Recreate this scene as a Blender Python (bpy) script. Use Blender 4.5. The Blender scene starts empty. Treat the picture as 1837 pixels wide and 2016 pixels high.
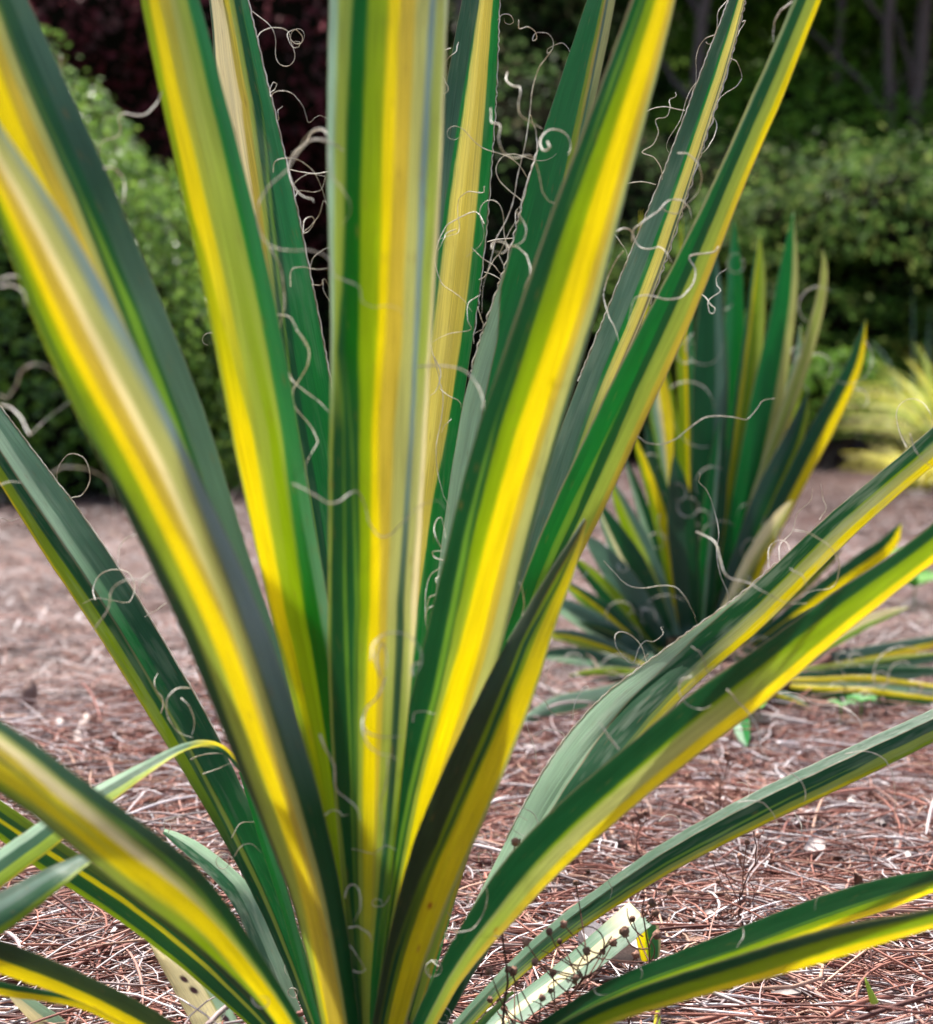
import bpy, math, random
import numpy as np
from mathutils import Vector

random.seed(4)
RS = np.random.RandomState(11)
scene = bpy.context.scene
COL = scene.collection

# ------------------------------------------------------------------ camera
F = 3428.0                      # focal length in units of the photo grid (1837 x 2016)
PX0, PY0 = 918.5, 1008.0
PITCH = math.atan(216.0 / F)
CAM_H = 0.436
cam_d = bpy.data.cameras.new('camera')
cam = bpy.data.objects.new('camera', cam_d)
COL.objects.link(cam)
cam.location = (0, 0, CAM_H)
cam.rotation_euler = (math.radians(90) - PITCH, 0, 0)
cam_d.sensor_fit = 'HORIZONTAL'
cam_d.sensor_width = 36.0
cam_d.lens = 36.0 * F / 1837.0
cam_d.clip_start = 0.05
cam_d.clip_end = 300
cam_d.dof.use_dof = True
cam_d.dof.focus_distance = 1.30
cam_d.dof.aperture_fstop = 8.0
scene.camera = cam

# ------------------------------------------------------------------ light
SUN_EL, SUN_AZ = 62.0, -20.0    # azimuth from +Y (behind the plant), negative = to the left
w = bpy.data.worlds.new('World'); scene.world = w; w.use_nodes = True
nt = w.node_tree; nt.nodes.clear()
sky = nt.nodes.new('ShaderNodeTexSky'); sky.sky_type = 'NISHITA'; sky.sun_disc = False
sky.sun_elevation = math.radians(SUN_EL); sky.sun_rotation = math.radians(SUN_AZ); sky.dust_density = 5.0; sky.ozone_density = 0.6
bg = nt.nodes.new('ShaderNodeBackground'); bg.inputs[1].default_value = 0.12
wo = nt.nodes.new('ShaderNodeOutputWorld')
nt.links.new(sky.outputs[0], bg.inputs[0]); nt.links.new(bg.outputs[0], wo.inputs[0])
sl = bpy.data.lights.new('sun', 'SUN'); sl.energy = 4.2; sl.angle = math.radians(0.53); sl.color = (1, 0.95, 0.87)
so = bpy.data.objects.new('sun', sl); COL.objects.link(so)
sd = Vector((math.sin(math.radians(SUN_AZ)) * math.cos(math.radians(SUN_EL)),
             math.cos(math.radians(SUN_AZ)) * math.cos(math.radians(SUN_EL)), math.sin(math.radians(SUN_EL))))
so.rotation_euler = sd.to_track_quat('Z', 'Y').to_euler()
scene.view_settings.view_transform = 'Standard'
scene.view_settings.look = 'None'
scene.view_settings.gamma = 1
scene.view_settings.use_curve_mapping = False
scene.view_settings.exposure = 1.2
scene.render.engine = 'CYCLES'
scene.cycles.max_bounces = 10
scene.cycles.diffuse_bounces = 5
scene.cycles.transmission_bounces = 8

# ------------------------------------------------------------------ helpers
sp_, cp_ = math.sin(PITCH), math.cos(PITCH)
UP = np.array([0, sp_, cp_]); FW = np.array([0, cp_, -sp_]); RT = np.array([1.0, 0, 0]); CP = np.array([0, 0, CAM_H])

def unp(x, y, d):
    x = np.asarray(x, float); y = np.asarray(y, float); d = np.asarray(d, float)
    return CP + d[..., None] * (FW + ((x - PX0) / F)[..., None] * RT + ((PY0 - y) / F)[..., None] * UP)

def ground_hit(x, y, z=0.0):
    dr = unp(x, y, 1.0) - CP
    t = (z - CAM_H) / dr[2]
    return CP + dr * t

def smooth(x): return x * x * (3 - 2 * x)

def vnoise(x, y, seed):
    r = np.random.RandomState(seed); n = 256
    t = r.rand(n, n)
    xi = np.floor(x).astype(int); yi = np.floor(y).astype(int)
    fx = smooth(x - xi); fy = smooth(y - yi)
    a = t[xi % n, yi % n]; b = t[(xi + 1) % n, yi % n]; c = t[xi % n, (yi + 1) % n]; d = t[(xi + 1) % n, (yi + 1) % n]
    return (a * (1 - fx) + b * fx) * (1 - fy) + (c * (1 - fx) + d * fx) * fy - 0.5

def mesh_from(name, verts, faces_flat, fsize, mat, parent=None, cols=None, uvs=None, smooth_sh=True, **props):
    """verts (n,3); faces_flat (m*fsize) ints; all faces the same size"""
    me = bpy.data.meshes.new(name)
    verts = np.asarray(verts, np.float32); faces_flat = np.asarray(faces_flat, np.int32).ravel()
    nf = len(faces_flat) // fsize
    me.vertices.add(len(verts)); me.vertices.foreach_set('co', verts.ravel())
    me.loops.add(len(faces_flat)); me.loops.foreach_set('vertex_index', faces_flat)
    me.polygons.add(nf)
    me.polygons.foreach_set('loop_start', np.arange(0, nf * fsize, fsize, dtype=np.int32))
    me.polygons.foreach_set('loop_total', np.full(nf, fsize, np.int32))
    if smooth_sh: me.polygons.foreach_set('use_smooth', np.ones(nf, bool))
    me.update(calc_edges=True)
    if cols is not None:
        c = np.ones((len(verts), 4), np.float32); c[:, :3] = cols
        a = me.color_attributes.new('painted_colour', 'FLOAT_COLOR', 'POINT'); a.data.foreach_set('color', c.ravel())
    if uvs is not None:
        ul = me.uv_layers.new(name='blade')
        ul.data.foreach_set('uv', np.asarray(uvs, np.float32)[faces_flat].ravel())
    me.validate()
    if mat: me.materials.append(mat)
    o = bpy.data.objects.new(name, me); COL.objects.link(o)
    if parent: o.parent = parent
    for k, v in props.items(): o[k] = v
    return o

def thing(name, label, cat, group=None, loc=(0, 0, 0)):
    o = bpy.data.objects.new(name, None); COL.objects.link(o); o.empty_display_size = 0.1
    o['label'] = label; o['category'] = cat
    if group: o['group'] = group
    return o

def catmull(pts, n):
    """pts (k,d) -> (n,d), index parameter returned too"""
    pts = np.asarray(pts, float); k = len(pts)
    t = np.linspace(0, k - 1, n)
    i = np.clip(np.floor(t).astype(int), 0, k - 2); f = (t - i)[:, None]
    ext = np.vstack([2 * pts[0] - pts[1], pts, 2 * pts[-1] - pts[-2]])
    p0, p1, p2, p3 = ext[i], ext[i + 1], ext[i + 2], ext[i + 3]
    return 0.5 * ((2 * p1) + (-p0 + p2) * f + (2 * p0 - 5 * p1 + 4 * p2 - p3) * f ** 2 + (-p0 + 3 * p1 - 3 * p2 + p3) * f ** 3), t

def tube_arrays(pts, rad, sides=6):
    pts = np.asarray(pts); n = len(pts)
    t = np.gradient(pts, axis=0); t /= np.linalg.norm(t, axis=1)[:, None] + 1e-12
    up = np.array([0.13, 0.31, 0.94]); a = np.cross(t, up); a /= np.linalg.norm(a, axis=1)[:, None] + 1e-9
    b = np.cross(t, a)
    rad = np.broadcast_to(np.asarray(rad, float), (n,))
    an = np.linspace(0, 2 * math.pi, sides, endpoint=False)
    v = pts[:, None, :] + rad[:, None, None] * (np.cos(an)[None, :, None] * a[:, None, :] + np.sin(an)[None, :, None] * b[:, None, :])
    i = np.arange(n - 1)[:, None] * sides; j = np.arange(sides)[None, :]; j2 = (j + 1) % sides
    f = np.stack([i + j, i + j2, i + sides + j2, i + sides + j], -1).reshape(-1, 4)
    return v.reshape(-1, 3), f

class Soup:
    def __init__(s): s.v = []; s.f = []; s.c = []; s.n = 0
    def add(s, v, f, c=None):
        s.v.append(v); s.f.append(np.asarray(f) + s.n); s.n += len(v)
        if c is not None: s.c.append(np.broadcast_to(np.asarray(c, float), (len(v), 3)))
    def tube(s, pts, rad, sides=6, c=None):
        v, f = tube_arrays(pts, rad, sides); s.add(v, f, c)
    def build(s, name, mat, parent=None, **p):
        return mesh_from(name, np.vstack(s.v), np.vstack(s.f), s.f[0].shape[1], mat, parent,
                         cols=np.vstack(s.c) if s.c else None, **p)

# ------------------------------------------------------------------ materials
def newmat(name):
    m = bpy.data.materials.new(name); m.use_nodes = True; m.node_tree.nodes.clear()
    return m, m.node_tree.nodes, m.node_tree.links

def leaf_material(name, trans=0.55, rough=0.36, ridges=True, spec=0.5, bumpd=0.0007):
    m, N, L = newmat(name)
    out = N.new('ShaderNodeOutputMaterial'); mix = N.new('ShaderNodeMixShader')
    pr = N.new('ShaderNodeBsdfPrincipled'); tr = N.new('ShaderNodeBsdfTranslucent')
    at = N.new('ShaderNodeVertexColor'); at.layer_name = 'painted_colour'
    gm = N.new('ShaderNodeGamma'); gm.inputs[1].default_value = 0.62
    L.new(at.outputs[0], pr.inputs['Base Color']); L.new(at.outputs[0], gm.inputs[0]); L.new(gm.outputs[0], tr.inputs[0])
    pr.inputs['Roughness'].default_value = rough
    pr.inputs['Specular IOR Level'].default_value = spec
    mix.inputs[0].default_value = trans
    L.new(pr.outputs[0], mix.inputs[1]); L.new(tr.outputs[0], mix.inputs[2]); L.new(mix.outputs[0], out.inputs[0])
    if ridges:
        uv = N.new('ShaderNodeUVMap'); uv.uv_map = 'blade'
        mp = N.new('ShaderNodeMapping'); mp.inputs['Scale'].default_value = (70, 7, 1)
        nz = N.new('ShaderNodeTexNoise'); nz.inputs['Scale'].default_value = 1; nz.inputs['Detail'].default_value = 3
        L.new(uv.outputs[0], mp.inputs[0]); L.new(mp.outputs[0], nz.inputs[0])
        mp2 = N.new('ShaderNodeMapping'); mp2.inputs['Scale'].default_value = (150, 3.0, 1)
        nf = N.new('ShaderNodeTexNoise'); nf.inputs['Scale'].default_value = 1; nf.inputs['Detail'].default_value = 4
        L.new(uv.outputs[0], mp2.inputs[0]); L.new(mp2.outputs[0], nf.inputs[0])
        m2 = N.new('ShaderNodeMapRange'); m2.inputs[1].default_value = .25; m2.inputs[2].default_value = .75; m2.inputs[3].default_value = .58; m2.inputs[4].default_value = 1.30
        mu = N.new('ShaderNodeMixRGB'); mu.blend_type = 'MULTIPLY'; mu.inputs[0].default_value = 1
        L.new(nf.outputs[0], m2.inputs[0]); L.new(at.outputs[0], mu.inputs[1]); L.new(m2.outputs[0], mu.inputs[2])
        mp3 = N.new('ShaderNodeMapping'); mp3.inputs['Scale'].default_value = (340, 1.6, 1)
        n3 = N.new('ShaderNodeTexNoise'); n3.inputs['Scale'].default_value = 1; n3.inputs['Detail'].default_value = 2
        L.new(uv.outputs[0], mp3.inputs[0]); L.new(mp3.outputs[0], n3.inputs[0])
        m3 = N.new('ShaderNodeMapRange'); m3.inputs[1].default_value = .3; m3.inputs[2].default_value = .7; m3.inputs[3].default_value = .74; m3.inputs[4].default_value = 1.2
        mu3 = N.new('ShaderNodeMixRGB'); mu3.blend_type = 'MULTIPLY'; mu3.inputs[0].default_value = 1
        L.new(n3.outputs[0], m3.inputs[0]); L.new(m3.outputs[0], mu3.inputs[1]); L.new(m2.outputs[0], mu3.inputs[2]); L.new(mu3.outputs[0], mu.inputs[2])
        L.new(mu.outputs[0], pr.inputs['Base Color']); L.new(mu.outputs[0], gm.inputs[0])
        mr = N.new('ShaderNodeMapRange'); mr.inputs[3].default_value = rough - 0.1; mr.inputs[4].default_value = rough + 0.16
        L.new(nz.outputs[0], mr.inputs[0]); L.new(mr.outputs[0], pr.inputs['Roughness'])
        bp = N.new('ShaderNodeBump'); bp.inputs['Strength'].default_value = 0.5; bp.inputs['Distance'].default_value = bumpd
        L.new(nz.outputs[0], bp.inputs['Height']); L.new(bp.outputs[0], pr.inputs['Normal'])
    return m

M_LEAF = leaf_material('yucca_leaf')
M_FOL = leaf_material('shrub_foliage', trans=0.4, rough=0.28, ridges=False, spec=0.45)
M_FOL2 = leaf_material('matt_foliage', trans=0.4, rough=0.6, ridges=False, spec=0.1)
M_GRASS = leaf_material('grass_blade', trans=0.45, rough=0.45, ridges=False, spec=0.3)

def dry_material(name, rough=0.7, spec=0.25, bumpscale=600, bumpd=0.0003, attr=True, color=(.3, .2, .1)):
    m, N, L = newmat(name)
    out = N.new('ShaderNodeOutputMaterial'); pr = N.new('ShaderNodeBsdfPrincipled')
    pr.inputs['Roughness'].default_value = rough; pr.inputs['Specular IOR Level'].default_value = spec
    tc = N.new('ShaderNodeTexCoord'); nz = N.new('ShaderNodeTexNoise'); nz.inputs['Scale'].default_value = bumpscale
    L.new(tc.outputs['Object'], nz.inputs[0])
    mul = N.new('ShaderNodeMixRGB'); mul.blend_type = 'MULTIPLY'; mul.inputs[0].default_value = 1
    mr = N.new('ShaderNodeMapRange'); mr.inputs[3].default_value = 0.6; mr.inputs[4].default_value = 1.35
    L.new(nz.outputs[0], mr.inputs[0]); L.new(mr.outputs[0], mul.inputs[2])
    if attr:
        at = N.new('ShaderNodeVertexColor'); at.layer_name = 'painted_colour'; L.new(at.outputs[0], mul.inputs[1])
    else:
        mul.inputs[1].default_value = (*color, 1)
    L.new(mul.outputs[0], pr.inputs['Base Color'])
    bp = N.new('ShaderNodeBump'); bp.inputs['Distance'].default_value = bumpd; bp.inputs['Strength'].default_value = 0.6
    L.new(nz.outputs[0], bp.inputs['Height']); L.new(bp.outputs[0], pr.inputs['Normal'])
    L.new(pr.outputs[0], out.inputs[0])
    return m

M_NEEDLE = dry_material('pine_straw', rough=0.62, spec=0.22, bumpscale=250)
M_DRY = dry_material('dry_stem', rough=0.8)
M_BARK = dry_material('bark', rough=0.9, spec=0.1, bumpscale=25, bumpd=0.02)
M_CORE = dry_material('shrub_stems_and_shade', rough=1.0, spec=0.0, bumpscale=8, bumpd=0.05, attr=False, color=(0.010, 0.010, 0.006))  # near-black colour stands for inner stems and the shade between leaves

def fibre_material():
    m, N, L = newmat('leaf_fibre')
    out = N.new('ShaderNodeOutputMaterial'); mix = N.new('ShaderNodeMixShader'); mix.inputs[0].default_value = 0.35
    pr = N.new('ShaderNodeBsdfPrincipled'); tr = N.new('ShaderNodeBsdfTranslucent')
    tc = N.new('ShaderNodeTexCoord'); nz = N.new('ShaderNodeTexNoise'); nz.inputs['Scale'].default_value = 90
    L.new(tc.outputs['Object'], nz.inputs[0])
    cr = N.new('ShaderNodeValToRGB'); cr.color_ramp.elements[0].position = 0.35; cr.color_ramp.elements[1].position = 0.62
    cr.color_ramp.elements[0].color = (0.50, 0.44, 0.34, 1); cr.color_ramp.elements[1].color = (0.82, 0.80, 0.74, 1)
    L.new(nz.outputs[0], cr.inputs[0]); L.new(cr.outputs[0], pr.inputs['Base Color']); L.new(cr.outputs[0], tr.inputs[0])
    pr.inputs['Roughness'].default_value = 0.45
    L.new(pr.outputs[0], mix.inputs[1]); L.new(tr.outputs[0], mix.inputs[2]); L.new(mix.outputs[0], out.inputs[0])
    return m
M_FIB = fibre_material()

def ground_material():
    m, N, L = newmat('mulched_earth')
    out = N.new('ShaderNodeOutputMaterial'); pr = N.new('ShaderNodeBsdfPrincipled')
    tc = N.new('ShaderNodeTexCoord')
    n1 = N.new('ShaderNodeTexNoise'); n1.inputs['Scale'].default_value = 60; n1.inputs['Detail'].default_value = 6
    n2 = N.new('ShaderNodeTexNoise'); n2.inputs['Scale'].default_value = 1.3
    mx = N.new('ShaderNodeMixRGB'); mx.inputs[0].default_value = 0.3
    cr = N.new('ShaderNodeValToRGB')
    e = cr.color_ramp.elements; e[0].position = .3; e[0].color = (0.02, 0.009, 0.008, 1); e[1].position = .7; e[1].color = (0.17, 0.085, 0.075, 1)
    L.new(tc.outputs['Object'], n1.inputs[0]); L.new(tc.outputs['Object'], n2.inputs[0])
    L.new(n1.outputs[0], mx.inputs[1]); L.new(n2.outputs[0], mx.inputs[2]); L.new(mx.outputs[0], cr.inputs[0])
    L.new(cr.outputs[0], pr.inputs['Base Color']); pr.inputs['Roughness'].default_value = 0.95
    pr.inputs['Specular IOR Level'].default_value = 0.1
    bp = N.new('ShaderNodeBump'); bp.inputs['Distance'].default_value = 0.02
    L.new(n1.outputs[0], bp.inputs['Height']); L.new(bp.outputs[0], pr.inputs['Normal'])
    L.new(pr.outputs[0], out.inputs[0])
    return m

# ------------------------------------------------------------------ ground
def gh(x, y):
    """height of the mulch bed"""
    x = np.asarray(x, float); y = np.asarray(y, float)
    return vnoise(x * 2.3 + 40, y * 2.3 + 40, 5) * 0.03 + vnoise(x * 7 + 90, y * 7 + 90, 6) * 0.016

gx = np.concatenate([np.linspace(-60, -6, 16), np.linspace(-5.6, 5.6, 190), np.linspace(6, 60, 16)])
gy = np.concatenate([np.linspace(-20, 0.2, 12), np.linspace(0.3, 14, 230), np.linspace(15, 120, 20)])
GX, GY = np.meshgrid(gx, gy)
GZ = gh(GX, GY) - 0.006
nx, ny = len(gx), len(gy)
ii, jj = np.meshgrid(np.arange(ny - 1), np.arange(nx - 1), indexing='ij')
gf = np.stack([ii * nx + jj, ii * nx + jj + 1, (ii + 1) * nx + jj + 1, (ii + 1) * nx + jj], -1).reshape(-1, 4)
mesh_from('ground', np.stack([GX, GY, GZ], -1).reshape(-1, 3), gf, 4, ground_material(), kind='structure')

# ---- pine straw
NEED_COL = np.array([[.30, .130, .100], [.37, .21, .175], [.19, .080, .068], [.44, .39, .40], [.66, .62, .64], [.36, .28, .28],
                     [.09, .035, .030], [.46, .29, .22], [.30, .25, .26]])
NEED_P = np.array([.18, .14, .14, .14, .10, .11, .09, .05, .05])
def needles(name, n, sampler, length, rad, K, sides, zmax, seed, tilt=.12, curl=1.0, pale=0.0, shade=1.0):
    r = np.random.RandomState(seed)
    x, y = sampler(n, r)
    a = r.rand(n) * 2 * math.pi
    # loose bundles share a direction
    a = np.where(r.rand(n) < 0.5, vnoise(x * 9 + 50, y * 9 + 50, 8) * 12, a)
    ln = length * (0.45 + 0.9 * r.rand(n))
    cv = (r.randn(n) * 0.9 + r.choice([-1, 1], n) * (r.rand(n) < 0.12) * 5) * curl
    ti = r.randn(n) * tilt
    z0 = gh(x, y) + r.rand(n) ** 1.6 * zmax
    pts = np.zeros((n, K, 3)); px, py, pz = x.copy(), y.copy(), z0
    ang = a.copy()
    for k in range(K):
        pts[:, k] = np.stack([px, py, pz], -1)
        st = ln / (K - 1)
        px = px + np.cos(ang) * st; py = py + np.sin(ang) * st
        pz = pz + ti * st; ti = ti - 0.05
        ang = ang + cv / (K - 1)
    pts[:, :, 2] = np.maximum(pts[:, :, 2], gh(pts[:, :, 0], pts[:, :, 1]) + 0.001)
    d = np.stack([np.cos(a), np.sin(a), np.zeros(n)], -1)
    sx = np.stack([-np.sin(a), np.cos(a), np.zeros(n)], -1)
    R = rad * (0.6 + 0.9 * r.rand(n))
    V = np.zeros((n, K, sides, 3))
    for k in range(K):
        tp = 1.0 if 0 < k < K - 1 else 0.35
        aa = a + cv * (k / (K - 1))
        sx = np.stack([-np.sin(aa), np.cos(aa), np.zeros(n)], -1)
        for s in range(sides):
            an = 2 * math.pi * s / sides + 0.5 if sides > 2 else math.pi * s
            off = sx * math.cos(an) + np.array([0, 0, 1.0]) * (math.sin(an) if sides > 2 else 0.3)
            V[:, k, s] = pts[:, k] + off * (R * tp)[:, None]
    base = (np.arange(n) * K * sides)[:, None, None]
    kk = np.arange(K - 1)[None, :, None] * sides; ss = np.arange(sides if sides > 2 else 1)[None, None, :]
    s2 = (ss + 1) % sides
    f = np.stack([base + kk + ss, base + kk + s2, base + kk + sides + s2, base + kk + sides + ss], -1).reshape(-1, 4)
    ci = r.choice(len(NEED_COL), n, p=NEED_P)
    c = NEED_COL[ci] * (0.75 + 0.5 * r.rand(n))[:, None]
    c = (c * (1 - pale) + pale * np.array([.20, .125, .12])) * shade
    c = np.repeat(c, K * sides, axis=0)
    o = mesh_from(name, V.reshape(-1, 3), f, 4, M_NEEDLE, cols=c, smooth_sh=True, kind='stuff')
    return o

def wedge(y0, y1, pw, half=0.34, off=0.25):
    def s(n, r):
        y = y0 + (y1 - y0) * r.rand(n) ** pw
        x = (r.rand(n) * 2 - 1) * (y * half + off)
        return x, y
    return s
for o in (needles('pine_straw', 48000, wedge(0.75, 2.6, 1.0), 0.11, 0.00085, 6, 3, 0.022, 21),
          needles('pine_straw', 1500, wedge(0.8, 3.2, 1.0), 0.15, 0.0014, 8, 4, 0.035, 23, curl=.8),
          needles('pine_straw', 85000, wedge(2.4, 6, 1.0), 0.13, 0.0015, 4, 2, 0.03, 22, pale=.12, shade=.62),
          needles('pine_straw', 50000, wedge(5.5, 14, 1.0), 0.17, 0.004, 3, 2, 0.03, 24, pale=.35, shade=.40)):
    o['label'] = 'reddish brown and grey pine straw mulch covering the bed around the yuccas'
    o['category'] = 'pine straw'

# ---- flakes of bark and broken leaf among the needles
r = np.random.RandomState(61); n = 3200
x, y = wedge(.8, 3.6, 1.0)(n, r); a = r.rand(n) * 6.28; l_ = r.uniform(.004, .016, n); w_ = l_ * r.uniform(.25, .6, n); z = gh(x, y) + r.rand(n) * .020
dx = np.stack([np.cos(a), np.sin(a), r.randn(n) * .35], -1); dy = np.stack([-np.sin(a), np.cos(a), r.randn(n) * .35], -1); P0 = np.stack([x, y, z], -1)
cs = []
for (u_, v_) in [(-1, -.7), (-.2, -1), (1, -.5), (.8, .8), (-.1, 1), (-.9, .6)]:
    cs.append(P0 + dx * (l_ * (u_ + r.randn(n) * .12))[:, None] + dy * (w_ * (v_ + r.randn(n) * .12))[:, None])
Vt = np.stack(cs, 1); Vb = Vt - [0, 0, .0012]; VV = np.concatenate([Vt, Vb], 1).reshape(-1, 3)
q = np.array([[0, 1, 2, 3], [0, 3, 4, 5], [9, 8, 7, 6], [11, 10, 9, 6]] + [[i, (i + 1) % 6, (i + 1) % 6 + 6, i + 6] for i in range(6)])
fa = (np.arange(n)[:, None, None] * 12 + q[None]).reshape(-1, 4)
cc = np.array([[.16, .07, .05], [.10, .045, .035], [.26, .15, .11], [.34, .29, .28]])[r.choice(4, n)] * r.uniform(.7, 1.3, n)[:, None]
o = mesh_from('bark_flakes', VV, fa, 4, M_NEEDLE, cols=np.repeat(cc, 12, 0), smooth_sh=False, kind='stuff')
o['label'] = 'small brown bark flakes scattered through the pine straw'; o['category'] = 'bark flakes'

# ------------------------------------------------------------------ yucca leaves
PAL = dict(D=(.013, .105, .036), G=(.010, .24, .042), g=(.04, .26, .09), B=(.11, .21, .155), b=(.04, .11, .065),
           L=(.30, .44, .008), l=(.22, .42, .05), O=(.38, .48, .085), Y=(.88, .75, .006), M=(.60, .49, .07), K=(.48, .51, .19),
           C=(.90, .82, .50), J=(.90, .80, .20), j=(.72, .62, .12), P=(.36, .54, .38), p=(.14, .29, .18), E=(.36, .29, .18), R=(.045, .085, .032), S=(.42, .62, .48), N=(.22, .33, .36), V=(.003, .15, .012), W=(.28, .13, .03))  # N and S paint sky reflection and leaf sheen into the stripe colours

def parse(prof):
    toks = prof.split()
    return np.array([PAL[t[0]] for t in toks]), np.array([float(t[1:]) / 100 for t in toks])

def colour_leaf(U, T, keys, seed, soft=0.010, spots=()):
    """U, T arrays: position across, station index; keys [(station, profile)]"""
    ks = [k for k, _ in keys]; cs, bs = zip(*[parse(p) for _, p in keys])
    assert len({len(b) for b in bs}) == 1, [len(b) for b in bs]
    nb = len(bs[0])
    Bd = [np.interp(T, ks, [b[i] for b in bs]) for i in range(nb)]
    Cc = [np.stack([np.interp(T, ks, [c[i][q] for c in cs]) for q in range(3)], -1) for i in range(nb)]
    u = U + vnoise(U * 22 + 7, T * 0.8 + 3, seed) * 0.012 + vnoise(U * 70, T * 2.0, seed + 1) * 0.008
    col = Cc[0]
    for i in range(nb - 1):
        k = np.clip((u - (Bd[i] - soft)) / (2 * soft), 0, 1)[..., None]
        col = col * (1 - k) + Cc[i + 1] * k
    fine = 1 + 0.20 * vnoise(U * 90, T * 1.2, seed + 2) + 0.16 * vnoise(U * 14, T * 0.5, seed + 3) + 0.10 * vnoise(U * 5, T * 2.2, seed + 4)
    col = col * fine[..., None]
    # faint flecks of wear
    fl = vnoise(U * 30, T * 14, seed + 5); k = np.clip((fl - 0.41) * 12, 0, 1)[..., None] * 0.55
    col = col * (1 - k) + np.array([.26, .15, .05]) * k
    # dry papery margin
    e = np.clip(1 - np.minimum(U, 1 - U) / 0.011, 0, 1)[..., None]
    col = col * (1 - e) + np.array(PAL['E']) * e
    for (su, st, ru, rt, sc) in spots:
        d = ((U - su) / ru) ** 2 + ((T - st) / rt) ** 2
        k = np.clip(1.6 - d * 1.2, 0, 1)[..., None]
        col = col * (1 - k) + np.array(sc) * k
    return np.clip(col, 0.002, 0.95)

LEAVES = {}
def leaf(key, parent, stations, depth, keys, tilt=0.0, bulge=0.12, crease=None, nu=48, nv=110, seed=1, thick=0.0011,
         spots=(), label=None, name='leaf', soft=0.010, ext=None, bloom=0.0):
    S = np.array(stations, float); k = len(S)
    Dp = np.interp(np.arange(k), np.linspace(0, k - 1, len(depth)), depth) if np.ndim(depth) else np.full(k, depth)
    Tl = np.interp(np.arange(k), np.linspace(0, k - 1, len(tilt)), tilt) if np.ndim(tilt) else np.full(k, float(tilt))
    X5 = np.column_stack([S, Dp, Tl]); m0 = (S[0, :2] + S[0, 2:]) / 2; ne = 0
    if ext is None: ext = 560 if (m0[0] < -20 or m0[0] > 1857 or m0[1] < -20) else 0
    if ext:      # the blade goes on beyond the frame and tapers to its tip
        m1 = (S[1, :2] + S[1, 2:]) / 2; m2 = (S[2, :2] + S[2, 2:]) / 2
        d1 = (m0 - m1) / np.linalg.norm(m0 - m1); d2 = (m1 - m2) / np.linalg.norm(m1 - m2); hw = (S[0, 2:] - S[0, :2]) / 2; rows = []
        ang = np.clip(math.atan2(d2[0] * d1[1] - d2[1] * d1[0], float(d1 @ d2)), -.15, .15); p = m0.copy(); dprev = 0
        for fd, fw in [(.22, .93), (.46, .78), (.70, .55), (.88, .28), (1.0, .03)]:
            a_ = ang * fd; dr = np.array([d1[0] * math.cos(a_) - d1[1] * math.sin(a_), d1[0] * math.sin(a_) + d1[1] * math.cos(a_)])
            p = p + dr * ext * (fd - dprev); dprev = fd
            rows.append(np.concatenate([p - hw * fw, p + hw * fw, [Dp[0], Tl[0] * fw]]))
        X5 = np.vstack([np.array(rows[::-1]), X5]); ne = 5
    nv = int(nv * len(X5) / k)
    A, t = catmull(X5, nv); t = t - ne; k = len(X5)
    sg = nv / k * 0.55; h_ = int(sg * 3); kx = np.exp(-0.5 * (np.arange(-h_, h_ + 1) / sg) ** 2); kx /= kx.sum()
    for c_ in range(4):
        col_ = A[:, c_]; pre = 2 * col_[0] - col_[h_:0:-1]; post = 2 * col_[-1] - col_[-2:-h_ - 2:-1]
        A[:, c_] = np.convolve(np.concatenate([pre, col_, post]), kx, 'valid')
    for c_ in range(4): A[:, c_] += vnoise(t * 5 + 20 * c_, t * 0 + seed, 900 + seed) * 1.0
    Lp = unp(A[:, 0], A[:, 1], A[:, 4] - A[:, 5] / 2); Rp = unp(A[:, 2], A[:, 3], A[:, 4] + A[:, 5] / 2)
    mid = (Lp + Rp) / 2; W = Rp - Lp; wl = np.linalg.norm(W, axis=1)
    tg = np.gradient(mid, axis=0); n = np.cross(tg, W); n /= np.linalg.norm(n, axis=1)[:, None] + 1e-12
    i0 = nv // 2; k0_ = int(np.searchsorted(t, 0.0))
    if np.dot(n[i0], CP - mid[i0]) < 0: n = -n
    fc = CP - mid; fc /= np.linalg.norm(fc, axis=1)[:, None]
    n = fc
    u = np.linspace(0, 1, nu); u = 0.5 - 0.5 * np.cos(u * math.pi) * (0.35) - (0.5 - u) * 0.65 - 0.0
    u = (u - u[0]) / (u[-1] - u[0])
    sh = bulge * (1 - (2 * u - 1) ** 2)
    if crease:
        for (uc, dz, sg) in crease: sh = sh + dz * np.exp(-np.abs(u - uc) / sg)
    th = thick * (0.35 + 0.65 * np.sqrt(np.clip(1 - (2 * u - 1) ** 2, 0, 1)))
    # slight waviness of blade along its length
    wv = vnoise(np.repeat(t[:, None] * 1.3, nu, 1) + seed, np.repeat(u[None] * 1.5, nv, 0), seed) * 0.06
    C3 = Lp[:, None] + u[None, :, None] * W[:, None]
    off = (sh[None] + wv * np.sin(u * math.pi)[None]) * wl[:, None]
    fr = C3 + n[:, None] * (off + th[None])[..., None]; bk = C3 + n[:, None] * (off - th[None])[..., None]
    V = np.concatenate([fr.reshape(-1, 3), bk.reshape(-1, 3)])
    i, j = np.meshgrid(np.arange(nv - 1), np.arange(nu - 1), indexing='ij')
    q = np.stack([i * nu + j, i * nu + j + 1, (i + 1) * nu + j + 1, (i + 1) * nu + j], -1).reshape(-1, 4)
    o_ = nv * nu
    q2 = q[:, ::-1] + o_
    ev = np.arange(nv - 1) * nu; e1 = np.stack([ev, ev + nu, ev + nu + o_, ev + o_], -1); ev2 = ev + nu - 1
    e2 = np.stack([ev2, ev2 + o_, ev2 + nu + o_, ev2 + nu], -1)
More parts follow.
